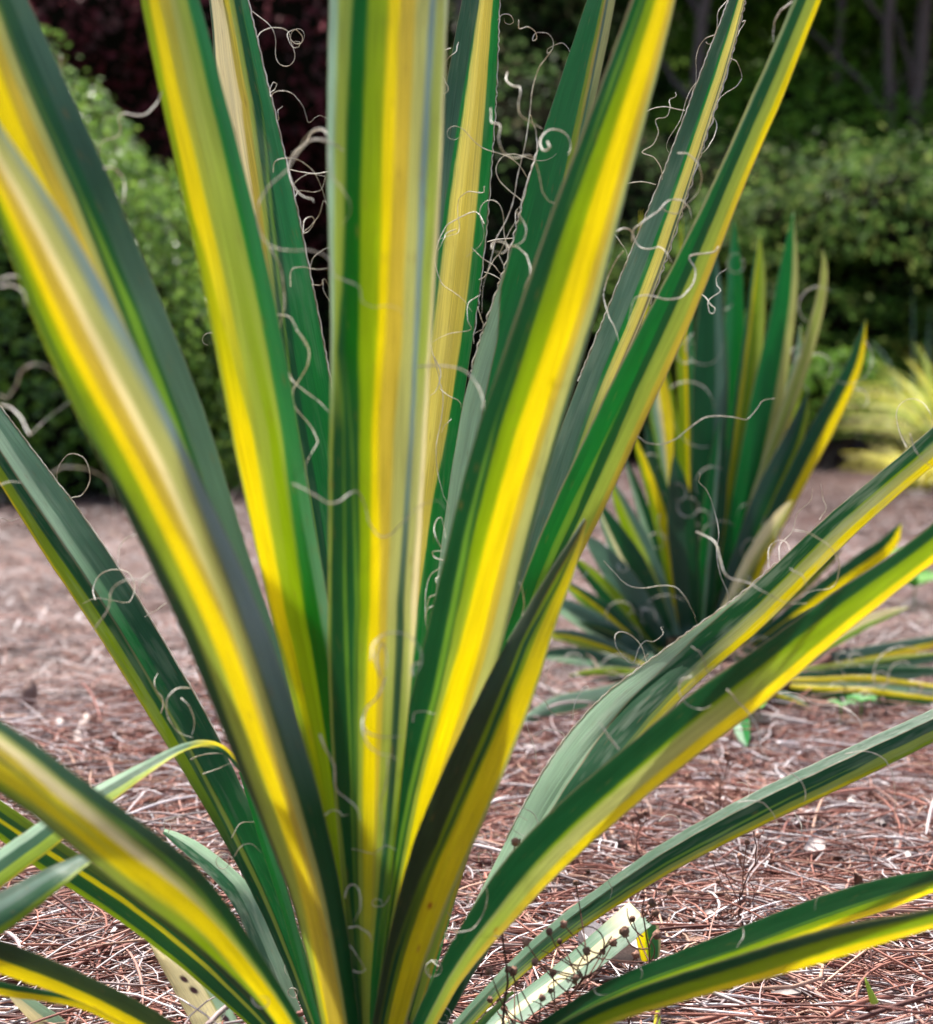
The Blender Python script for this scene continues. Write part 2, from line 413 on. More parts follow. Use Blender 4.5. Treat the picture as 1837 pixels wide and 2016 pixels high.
    ju = np.arange(nu - 1); e3 = np.stack([ju, ju + o_, ju + 1 + o_, ju + 1], -1); l0 = (nv - 1) * nu
    e4 = np.stack([l0 + ju, l0 + ju + 1, l0 + ju + 1 + o_, l0 + ju + o_], -1)
    fa = np.vstack([q, q2, e1, e2, e3, e4])
    U, T = np.meshgrid(u, t); c = colour_leaf(U, T, keys, seed * 10, soft, spots)
    if bloom:
        bl = np.clip(vnoise(U * 7 + 5, T * 1.6 + 9, seed + 700) * 2 + vnoise(U * 26, T * 5 + 9, seed + 701) * 1.4 + .1, 0, 1)[..., None] * bloom
        c = c * (1 - bl) + np.array([.55, .62, .52]) * bl
    c = c.reshape(-1, 3)
    uv = np.stack([U, T / 3.0], -1).reshape(-1, 2)
    o = mesh_from(name, V, fa, 4, M_LEAF, parent, cols=np.vstack([c, c]), uvs=np.vstack([uv, uv]))
    if label: o['label'] = label
    LEAVES[key] = o
    o_edge = (Lp[k0_:], Rp[k0_:], n[k0_:])
    LEAVES[key + '_edge'] = o_edge
    return o

base = ground_hit(735, 2150)
Y1 = thing('yucca_plant', 'large yucca in the foreground with broad green and yellow striped leaves and curly white fibres', 'yucca')

# --- front left, curving out of the left edge
leaf('F1', Y1, [(-130,150,-80,110),(-40,340,0,254),(28,529,120,410),(88,684,212,579),(150,815,280,710),(226,966,365,880),(311,1142,440,1040),
     (392,1319,515,1203),(452,1476,580,1400),(529,1650,640,1600),(580,1790,675,1770),(622,1960,702,1950),(650,2120,722,2110)],
     [.70,.70,.72,.74,.77,.80,.84,.90,.96,1.03,1.07], [
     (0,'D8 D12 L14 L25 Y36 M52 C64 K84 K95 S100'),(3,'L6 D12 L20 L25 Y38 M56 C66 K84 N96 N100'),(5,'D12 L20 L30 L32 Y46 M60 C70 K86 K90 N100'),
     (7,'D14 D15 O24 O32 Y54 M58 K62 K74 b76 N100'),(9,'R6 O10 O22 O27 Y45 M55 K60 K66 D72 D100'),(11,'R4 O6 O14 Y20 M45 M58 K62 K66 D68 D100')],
     tilt=[-.02,-.03,-.04,-.03,-.01,0], bulge=.17, crease=[(.58,.02,.10)], nu=72, nv=150, seed=3, soft=.022)
leaf('F2', Y1, [(-110,-60,25,-60),(-75,110,80,50),(-20,270,150,205),(50,420,219,356),(130,590,287,520),(210,750,355,684),(290,900,410,830),
     (360,1040,455,980),(430,1180,510,1160),(520,1400,590,1380),(640,1750,680,1745),(700,2100,730,2100)],
     [.84,.85,.86,.89,.93,.99,1.05,1.09], [
     (0,'L8 V14 Y38 M48 K60 b62 l62 b80 B100'),(3,'L8 V13 Y34 M48 K56 D63 l64 D74 b100'),(4.5,'L8 D12 Y30 M44 K50 D56 l66 D70 B100'),
     (7,'L8 D12 Y22 M30 K34 D38 l54 D62 B100'),(11,'L8 D12 Y22 M30 K34 D38 l54 D62 B100')], tilt=[.0,.02,.02,0], bulge=.13, nu=60, seed=5, soft=.02)
leaf('F3', Y1, [(262,-80,372,-80),(277,0,393,0),(318,206,447,206),(367,416,502,416),(419,660,556,660),(455,860,590,860),(494,1037,618,1037),
     (530,1200,650,1200),(575,1380,670,1380),(630,1600,690,1600),(690,2000,718,2000),(712,2120,725,2120)],
     [.90,.90,.91,.93,.97,1.02,1.07,1.10], [
     (0,'L12 L15 Y30 M52 K60 O80 g90 g100'),(3,'L6 L9 Y32 O42 O60 O74 G82 g100'),(5,'O4 Y32 O38 O55 L68 O74 g82 g100'),
     (7,'O3 Y22 Y26 L40 L58 V62 V82 p100'),(9,'L20 L26 L30 L40 L58 V62 V90 G100'),(11,'L20 L26 L30 L40 L58 V62 V90 G100')], tilt=.015, bulge=.12, nu=60, nv=130, seed=8, soft=.018)
leaf('F4', Y1, [(395,-80,470,-80),(416,0,487,0),(425,206,536,206),(450,400,583,400),(490,600,622,600),(530,800,660,800),(575,1000,690,1000),
     (610,1200,700,1200),(680,1700,725,1700),(715,2120,735,2120)], [1.22,1.21,1.19,1.17,1.14,1.12], [
     (0,'b6 C30 R32 Y46 O64 D85 l85 D85 g100'),(2,'b4 C44 M52 M58 O66 D80 l81 D82 g100'),(3,'b4 C38 M44 M48 O56 D60 l65 D70 g100'),
     (5,'b4 C20 M22 M24 O26 D36 l38 D50 G100'),(9,'b4 C20 M22 M24 O26 D36 l38 D50 G100')], tilt=-.01, bulge=-.06, crease=[(.75,.06,.1)], nu=60, nv=130, bloom=0.12, seed=13)
leaf('C', Y1, [(650,-80,888,-80),(648,0,882,0),(644,176,875,176),(643,353,869,353),(650,560,857,560),(652,680,848,680),(648,860,840,860),
     (647,1001,832,1001),(645,1200,822,1200),(647,1330,812,1330),(656,1544,790,1544),(675,1756,770,1756),(696,1930,745,1930),(707,2020,736,2020),(716,2120,738,2120)],
     [.86,.86,.87,.89,.91,.95,.99,1.03,1.06], [
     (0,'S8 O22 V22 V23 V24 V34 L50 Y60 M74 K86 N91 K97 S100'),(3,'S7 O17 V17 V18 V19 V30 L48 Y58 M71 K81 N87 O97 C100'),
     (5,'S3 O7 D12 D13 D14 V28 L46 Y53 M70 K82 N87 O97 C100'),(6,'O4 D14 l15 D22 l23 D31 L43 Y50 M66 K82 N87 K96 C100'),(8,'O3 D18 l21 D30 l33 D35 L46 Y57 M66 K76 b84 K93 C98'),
     (10,'O3 D24 l27 D30 l31 D34 O42 Y60 M66 O80 b90 O96 L100'),(12,'D20 D22 l24 D27 l28 D31 O42 O60 O66 O68 G80 G90 G100'),(14,'D10 D12 l14 D17 l18 D21 O42 O60 O66 O68 G80 G90 G100')],
     tilt=[.0,.0,.02,.01], bulge=.16, crease=[(.86,-.05,.05)], nu=88, nv=150, seed=17, soft=.014)
leaf('B5', Y1, [(925,-80,990,-80),(910,0,982,0),(880,150,979,150),(855,330,967,330),(838,500,953,500),(822,684,929,684),(805,850,903,850),
     (795,1000,880,1000),(785,1200,860,1200),(760,1500,820,1500),(740,2120,765,2120)], [1.26,1.25,1.23,1.20,1.17,1.14], [
     (0,'b46 D47 J56 j84 D85 G100'),(1,'b44 D46 J60 j82 G84 G100'),(2,'b36 G42 J60 j80 G84 G100'),(4,'B20 G28 J52 j80 G82 G100'),(6,'b12 G20 J50 j76 G80 G100'),
     (8,'b4 G5 J25 j50 G55 G100'),(10,'b4 G5 J25 j50 G55 G100')], tilt=.02, bulge=-.05, crease=[(.6,-.05,.14)], nu=60, nv=130, bloom=0.08, seed=22)
leaf('B6', Y1, [(1185,-80,1228,-80),(1155,0,1212,0),(1113,130,1188,130),(1070,254,1155,260),(1032,388,1120,400),(1000,522,1090,540),(945,665,1050,690),
     (912,790,1010,810),(893,900,980,920),(872,1050,950,1060),(840,1300,900,1300),(760,2120,790,2120)], [1.16,1.16,1.15,1.14,1.13,1.12], [
     (0,'G1 G2 G50 L56 M60 B70 K100'),(2,'G1 G2 G60 L68 M76 B82 K100'),(4,'G0 G1 G78 L90 L93 G96 G100'),(5.3,'P3 E5 G78 G90 L93 G96 G100'),(6,'P30 E32 G78 G90 G93 G96 G100'),
     (8,'P48 E50 G78 G90 G93 G96 G100'),(11,'P48 E50 G78 G90 G93 G96 G100')], tilt=-.02, bulge=-.05, nu=60, nv=130, seed=27)
leaf('R1', Y1, [(1270,-80,1350,-80),(1242,0,1330,0),(1190,148,1300,135),(1116,335,1240,350),(1070,459,1208,485),(1010,640,1160,670),(960,785,1112,815),
     (915,925,1068,970),(885,1055,1025,1130),(848,1205,985,1290),(812,1360,935,1430),(780,1500,885,1560),(752,1700,830,1720),(728,1932,775,1940),(712,2120,750,2120)],
     [.88,.88,.89,.90,.92,.95,.99,1.03,1.07], [
     (0,'E8 V26 l27 D36 L56 Y84 M95 K98 E100'),(2,'E3 D16 l22 D30 L50 Y80 M92 K97 B100'),(4,'E2 D20 D21 D24 L50 Y78 M88 K96 B100'),(6,'D3 D18 l18 D26 L46 Y73 M82 K94 b100'),
     (8,'D10 D18 l25 D29 L45 Y70 M80 K95 b100'),(10,'D18 D29 l36 D39 O46 Y74 M84 K98 K100'),(12,'D18 D30 l38 D44 O52 Y74 M84 K98 K100'),(14,'D18 D30 l38 D44 O52 Y74 M84 K98 K100')],
     tilt=[.02,.02,.03,.02,.0], bulge=.13, crease=[(.25,-.02,.08)], nu=72, nv=150, seed=31, soft=.016)
leaf('R3', Y1, [(1590,-80,1650,-80),(1563,0,1616,0),(1517,106,1575,110),(1457,240,1520,245),(1400,371,1463,368),(1330,510,1412,510),(1260,645,1352,655),
     (1200,760,1300,765),(1140,885,1240,895),(1085,1000,1180,1025),(1040,1110,1115,1150),(995,1240,1070,1260),(900,1500,980,1500),(770,2050,810,2050)],
     [1.02,1.03,1.04,1.05,1.07,1.09,1.10], [
     (0,'p8 K14 D20 D20 D22 D45 O80 Y99 E100'),(3,'K8 p12 D20 D20 D22 D45 O78 Y98 E100'),(5,'E3 K5 G30 G30 G31 D52 O82 M97 E100'),(7,'E2 E3 G40 G41 G42 D56 O84 M98 E100'),
     (8,'E2 E3 G38 l42 D50 D62 O86 M98 E100'),(9,'E2 E3 G34 l50 D56 D62 O88 M98 E100'),(13,'E2 E3 G34 l50 D56 D62 O88 M98 E100')], tilt=.0, bulge=.10, nu=60, nv=130, seed=37)
leaf('R2', Y1, [(1150,1020,1156,1028),(1110,1080,1138,1110),(1053,1171,1108,1190),(1000,1258,1080,1275),(955,1345,1055,1365),(905,1445,1015,1465),
     (860,1545,965,1590),(815,1650,925,1680),(785,1760,885,1770),(757,1880,843,1880),(732,2014,800,2010),(722,2120,775,2120)],
     [1.01,.99,.96,.95,.96,.99,1.02], [
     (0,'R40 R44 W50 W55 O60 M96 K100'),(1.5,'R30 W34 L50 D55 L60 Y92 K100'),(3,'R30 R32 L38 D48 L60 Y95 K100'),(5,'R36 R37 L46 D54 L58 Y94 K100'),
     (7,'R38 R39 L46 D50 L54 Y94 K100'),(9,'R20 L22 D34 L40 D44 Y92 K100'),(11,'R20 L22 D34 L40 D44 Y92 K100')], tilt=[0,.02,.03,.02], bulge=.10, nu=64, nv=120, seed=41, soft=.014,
     spots=[(.66,8.15,.045,.07,(.45,.05,.01)),(.72,8.9,.03,.05,(.55,.25,.03)),(.60,9.1,.02,.04,(.55,.25,.03))], label='leaf with a brown withered tip and a dark shaded flank')  # R stripe paints the shadowed left flank into the leaf colour
leaf('B7', Y1, [(1460,-80,1488,-80),(1436,0,1467,0),(1398,95,1445,95),(1350,225,1405,225),(1309,335,1366,340),(1255,465,1325,470),(1205,590,1275,610),
     (1155,710,1215,740),(1110,830,1170,860),(1060,960,1140,980),(1010,1130,1090,1140),(940,1400,1000,1400),(770,2120,800,2120)], [1.24,1.23,1.21,1.19,1.16,1.13], [
     (0,'b50 G58 J88 B92 E100'),(3,'b48 G58 J88 b92 C100'),(5,'B50 G62 J90 b96 C100'),(7,'B54 G66 J92 E96 C100'),(9,'B54 B60 G80 G90 G100'),(12,'B54 B60 G80 G90 G100')],
     tilt=.01, bulge=-.06, nu=56, nv=130, bloom=0.14, seed=45)
leaf('R4', Y1, [(1930,760,1960,830),(1837,839,1865,895),(1739,927,1775,970),(1640,1003,1690,1045),(1550,1090,1605,1128),(1464,1170,1530,1210),(1372,1232,1445,1285),
     (1270,1310,1372,1345),(1175,1375,1300,1420),(1085,1490,1210,1520),(1020,1605,1120,1640),(965,1720,1050,1750),(905,1830,975,1850),(850,1960,900,1970),(790,2120,835,2120)],
     [1.13,1.14,1.15,1.16,1.16,1.15,1.13,1.10], [
     (0,'P0 E2 D36 L44 K74 Y98 E100'),(4.8,'P0 E2 D46 L50 K76 Y98 E100'),(6,'P14 E16 D58 O62 K82 Y98 E100'),(7,'P30 E32 D70 D76 O86 Y98 E100'),(9,'P46 E48 D80 D86 D90 D98 E100'),
     (11,'P48 E50 D80 D86 D90 D98 E100'),(14,'P48 E50 D80 D86 D90 D98 E100')], tilt=[.0,.0,.0,-.04,-.04,-.02], bulge=.05, crease=[(.42,-.06,.12)], nu=64, nv=140, bloom=0.35, seed=49)
leaf('R5', Y1, [(1950,935,1980,1010),(1837,1030,1870,1085),(1753,1097,1800,1137),(1647,1157,1705,1215),(1542,1241,1612,1290),(1430,1315,1510,1385),(1340,1378,1420,1450),
     (1240,1465,1330,1520),(1141,1544,1235,1600),(1055,1625,1141,1680),(990,1695,1070,1750),(940,1770,1000,1828),(887,1855,935,1895),(840,1950,880,1975),(790,2060,830,2080),(760,2130,795,2140)],
     [.98,.97,.97,.98,1.0,1.02,1.05,1.07], [
     (0,'E2 D34 L40 L76 Y97 E100'),(4,'E2 D34 L42 L76 Y97 E100'),(6,'E1 D40 L46 K76 Y97 E100'),(9,'E1 D48 L54 K80 Y97 E100'),(11,'E1 D52 K58 O82 M97 E100'),(15,'E1 D48 K54 O80 M97 E100')],
     tilt=[.03,.03,.02,0], bulge=.12, nu=64, nv=150, seed=53, soft=.02, spots=[(.8,11.2,.03,.06,(.40,.18,.03))])
leaf('R6', Y1, [(1930,1350,1950,1410),(1837,1396,1855,1452),(1739,1440,1770,1497),(1612,1499,1650,1556),(1506,1548,1540,1607),(1400,1604,1430,1660),(1295,1664,1325,1715),
     (1189,1739,1224,1777),(1106,1800,1135,1838),(1020,1875,1050,1900),(940,1960,960,1985),(850,2060,870,2090)], [1.18,1.17,1.17,1.17,1.16,1.13], [
     (0,'p30 E34 D60 D60 D64 O88 L98 E100'),(2,'p28 E31 D60 D60 D64 O88 L98 E100'),(3,'p26 E29 D58 l61 D70 O88 Y98 E100'),(5,'p26 E29 D62 l70 D76 O88 Y98 E100'),
     (8,'p34 E36 D62 l68 D74 O88 Y98 E100'),(11,'p34 E36 D62 l68 D74 O88 Y98 E100')], tilt=-.01, bulge=.06, crease=[(.3,.07,.12)], nu=60, nv=130, bloom=0.16, seed=57)
leaf('R7', Y1, [(1930,1700,1935,1730),(1837,1713,1845,1752),(1753,1724,1765,1788),(1647,1753,1665,1818),(1542,1791,1560,1850),(1436,1834,1455,1885),(1330,1876,1345,1920),
     (1215,1920,1230,1962),(1100,1985,1110,2020),(1000,2060,1010,2090)], [1.06,1.06,1.06,1.07,1.08], [
     (0,'D44 l46 D50 L78 Y98 E100'),(3,'D54 l58 D62 L80 Y98 E100'),(5,'D66 l68 D72 L90 L98 E100'),(7,'D58 l64 D70 L90 L98 E100'),(9,'D58 l64 D70 L90 L98 E100')],
     tilt=.02, bulge=.10, nu=56, nv=110, seed=61, soft=.014)
leaf('R8', Y1, [(1950,1765,1955,1795),(1837,1789,1845,1826),(1742,1806,1752,1853),(1647,1822,1665,1882),(1542,1851,1560,1913),(1436,1886,1455,1942),(1330,1918,1345,1972),
     (1189,1968,1210,2010),(1080,2025,1100,2065),(980,2090,1000,2130)], [.93,.93,.94,.96,1.0], [
     (0,'K8 b24 L40 L72 Y99 E100'),(3,'K6 b26 D30 L70 Y99 E100'),(5,'K4 D34 D36 L76 Y99 E100'),(9,'K4 D40 D44 L82 O99 E100')],
     tilt=.02, bulge=.13, nu=56, nv=110, seed=65, soft=.03)
leaf('L1', Y1, [(-90,1370,-110,1500),(0,1414,-20,1550),(106,1490,60,1603),(215,1573,150,1675),(303,1636,247,1756),(385,1700,325,1810),(450,1780,400,1870),
     (510,1875,465,1930),(565,1960,525,1990),(620,2060,585,2080),(660,2130,640,2145)], [.76,.77,.79,.83,.88,.94,1.01,1.07], [
     (0,'b16 l16 D18 K26 M46 Y52 R56 Y84 L96 D100'),(1,'b16 l16 D18 K26 C36 M52 R57 Y84 L94 D100'),(2.2,'b22 l22 D24 K32 C50 Y60 O64 Y82 O96 D100'),
     (4,'b20 l25 D30 K40 C52 Y62 Y72 Y82 O99 D100'),(6,'D26 l30 D33 O42 K46 Y62 Y76 O82 L98 D100'),(8,'D28 l28 D30 O36 K40 Y60 Y90 O94 L98 D100'),(10,'D28 l28 D30 O36 K40 Y60 Y90 O94 L98 D100')],
     tilt=[-.03,-.03,-.02,0], bulge=.17, nu=64, nv=120, seed=69, soft=.022)
leaf('L2', Y1, [(-95,800,-60,720),(-45,880,0,800),(25,995,75,902),(90,1098,148,994),(159,1199,225,1105),(212,1280,290,1208),(270,1375,363,1333),
     (335,1478,425,1440),(400,1585,487,1573),(460,1690,540,1690),(512,1790,575,1790),(570,1920,615,1920),(640,2110,670,2110)], [1.17,1.17,1.17,1.17,1.16,1.13], [
     (0,'Y4 L22 D40 E43 p44 P74 p100'),(3,'Y5 L22 D39 E42 p43 P60 p100'),(5,'Y3 L24 D38 E40 D41 G60 D100'),(7,'L8 L22 D34 O39 D40 D60 D100'),(9,'D8 D20 D24 O36 D38 G60 G100'),
     (12,'D8 D20 D24 O36 D38 G60 G100')], tilt=[.03,.03,.02,.0], bulge=.02, crease=[(.41,.09,.14)], nu=64, nv=140, bloom=0.14, seed=73)
leaf('L3', Y1, [(-80,1730,-60,1790),(0,1672,20,1735),(85,1612,130,1650),(184,1548,215,1582),(265,1509,285,1530),(335,1473,345,1487),(388,1453,385,1468),
     (435,1462,430,1474),(458,1482,450,1494),(492,1530,486,1536),(560,1640,552,1644),(625,1850,616,1852),(684,2090,676,2092)], [.98,1.0,1.03,1.06,1.09,1.10,1.08], [
     (0,'P28 D60 L94 Y100'),(3,'P30 D60 L94 Y100'),(5.6,'p30 D75 L90 Y100'),(7,'Y20 Y45 Y50 D100'),(12,'Y20 Y45 Y50 D100')], bulge=.1, tilt=-.02, nu=36, nv=90, seed=77)
leaf('L4', Y1, [(-90,1800,-80,1890),(0,1756,5,1842),(50,1730,71,1788),(106,1703,134,1739),(162,1680,174,1700),(230,1660,236,1672),(300,1645,304,1652)], [.93,.94,.95,.97,.98], [
     (0,'b20 B45 D80 L98 E100'),(6,'b20 B45 D80 L98 E100')], bulge=.16, tilt=-.02, nu=40, nv=70, seed=79, soft=.03)
leaf('L5', Y1, [(-60,1530,-70,1600),(0,1575,-10,1645),(80,1630,65,1705),(160,1685,131,1745),(250,1750,212,1797),(340,1815,290,1853),(430,1890,360,1908),(500,1960,440,1975),(600,2080,570,2090)],
     [1.12,1.12,1.12,1.13,1.12], [(0,'L30 D48 D52 Y60 D80 L100'),(4,'R20 R24 D30 Y46 D84 L100'),(8,'R20 R24 D40 O52 D90 L100')], bulge=.08, nu=48, nv=90, seed=83)
leaf('L6', Y1, [(-70,1825,-70,1890),(0,1851,-5,1917),(80,1879,75,1943),(159,1915,150,1968),(240,1953,225,2005),(320,1996,300,2045),(430,2080,410,2110)],
     [.97,.98,1.0,1.03], [(0,'R52 D56 Y98 E100'),(3,'R50 b54 D60 Y98 '[:-1]+' E100'),(6,'R60 b66 Y98 E100')][:1] + [(6,'R62 D66 Y98 E100')], bulge=.1, nu=44, nv=80, seed=87)
leaf('L7', Y1, [(-60,1918,-60,1948),(0,1932,0,1962),(80,1948,80,1970),(170,1962,165,1985),(260,2005,250,2030),(400,2090,390,2110)],
     [1.02,1.03,1.05], [(0,'D48 Y98 E100'),(5,'D48 Y98 E100')], bulge=.1, nu=30, nv=60, seed=89)
leaf('L8', Y1, [(285,1836,290,1838),(297,1866,322,1862),(318,1905,392,1905),(350,1965,445,1965),(385,2030,480,2030),(430,2110,530,2110)],
     [1.20,1.20,1.19,1.17], [(0,'C90 K95 P100'),(3,'C66 K70 P100'),(5,'C56 K60 P100')], bulge=.08, nu=64, nv=100, seed=93, tilt=.02,
     spots=[(.39,2.38,.085,.13,(.05,.015,.025)),(.44,2.75,.085,.13,(.05,.015,.025)),(.75,3.62,.08,.13,(.05,.015,.025))], label='broad cream leaf with three dark oval spots')
leaf('L9', Y1, [(8,1950,22,1946),(35,1985,75,1970),(70,2020,130,2010),(110,2060,190,2060),(170,2120,260,2120)],
     [1.19,1.19,1.18], [(0,'C50 P100'),(4,'C50 P100')], bulge=.06, nu=36, nv=60, seed=95, label='short cream and pale green leaf low on the left')
leaf('L10', Y1, [(321,1641,325,1631),(352,1670,378,1648),(400,1712,430,1685),(440,1752,480,1728),(470,1800,515,1775),(500,1870,545,1850),(545,1960,580,1950),(600,2100,630,2100)],
     [1.20,1.19,1.18,1.15], [(0,'D45 P100'),(3,'D50 P100'),(4,'b40 B100'),(7,'b40 P100')], bulge=.03, crease=[(.45,-.1,.2)], nu=40, nv=80, bloom=0.25, seed=97, tilt=.03)
leaf('L11', Y1, [(470,1520,476,1520),(492,1590,508,1590),(505,1640,526,1640),(535,1730,560,1730),(565,1830,588,1830),(590,1920,606,1920),(640,2080,650,2080)],
     [1.14,1.14,1.12], [(0,'G50 g100'),(6,'G40 g100')], bulge=.03, nu=24, nv=60, seed=99, tilt=-.01)
r9 = leaf('R9', Y1, [(1238,1775,1284,1822),(1180,1826,1225,1870),(1100,1897,1140,1938),(995,1975,1030,2005),(900,2060,950,2100)],
     [1.24,1.22,1.20,1.15], [(0,'C50 C55 p90 p100'),(1,'p34 C64 p66 p100'),(4,'p34 C58 p62 p100')], bulge=.05, crease=[(.5,-.06,.2)], nu=44, nv=70, bloom=0.15, seed=103, tilt=-.03, label='pale green leaf with a cream stripe and a folded end')
leaf('R9t', r9, [(1249,1820,1296,1821),(1250,1838,1300,1838),(1256,1866,1302,1862),(1264,1895,1298,1885)],
     [1.235,1.25,1.255], [(0,'Y45 L50 D90 E100'),(3,'Y30 L50 D90 E100')], bulge=.05, nu=24, nv=24, seed=105, name='folded_end')
leaf('R10', Y1, [(1008,1950,1014,1954),(975,1978,985,1984),(940,2010,955,2018),(890,2070,905,2080)], [1.13,1.1,1.08], [(0,'l40 l100'),(3,'l40 g100')], nu=16, nv=30, seed=107)
leaf('R11', Y1, [(1290,1990,1302,1988),(1286,2020,1300,2024),(1280,2080,1300,2085)], [1.15,1.12], [(0,'Y40 L100'),(2,'Y40 L100')], nu=16, nv=20, seed=108)
# short stem under the rosette
sm = Soup(); b = unp(735, 2135, 1.10); bz = np.array([b[0], b[1], 0])
pp = np.array([bz + [0, 0, z] for z in np.linspace(-.05, .05, 8)])
sm.tube(pp, np.array([.05, .052, .05, .047, .044, .04, .034, .02]), 18, c=(.12, .08, .04)); sm.build('stem', M_BARK, Y1)

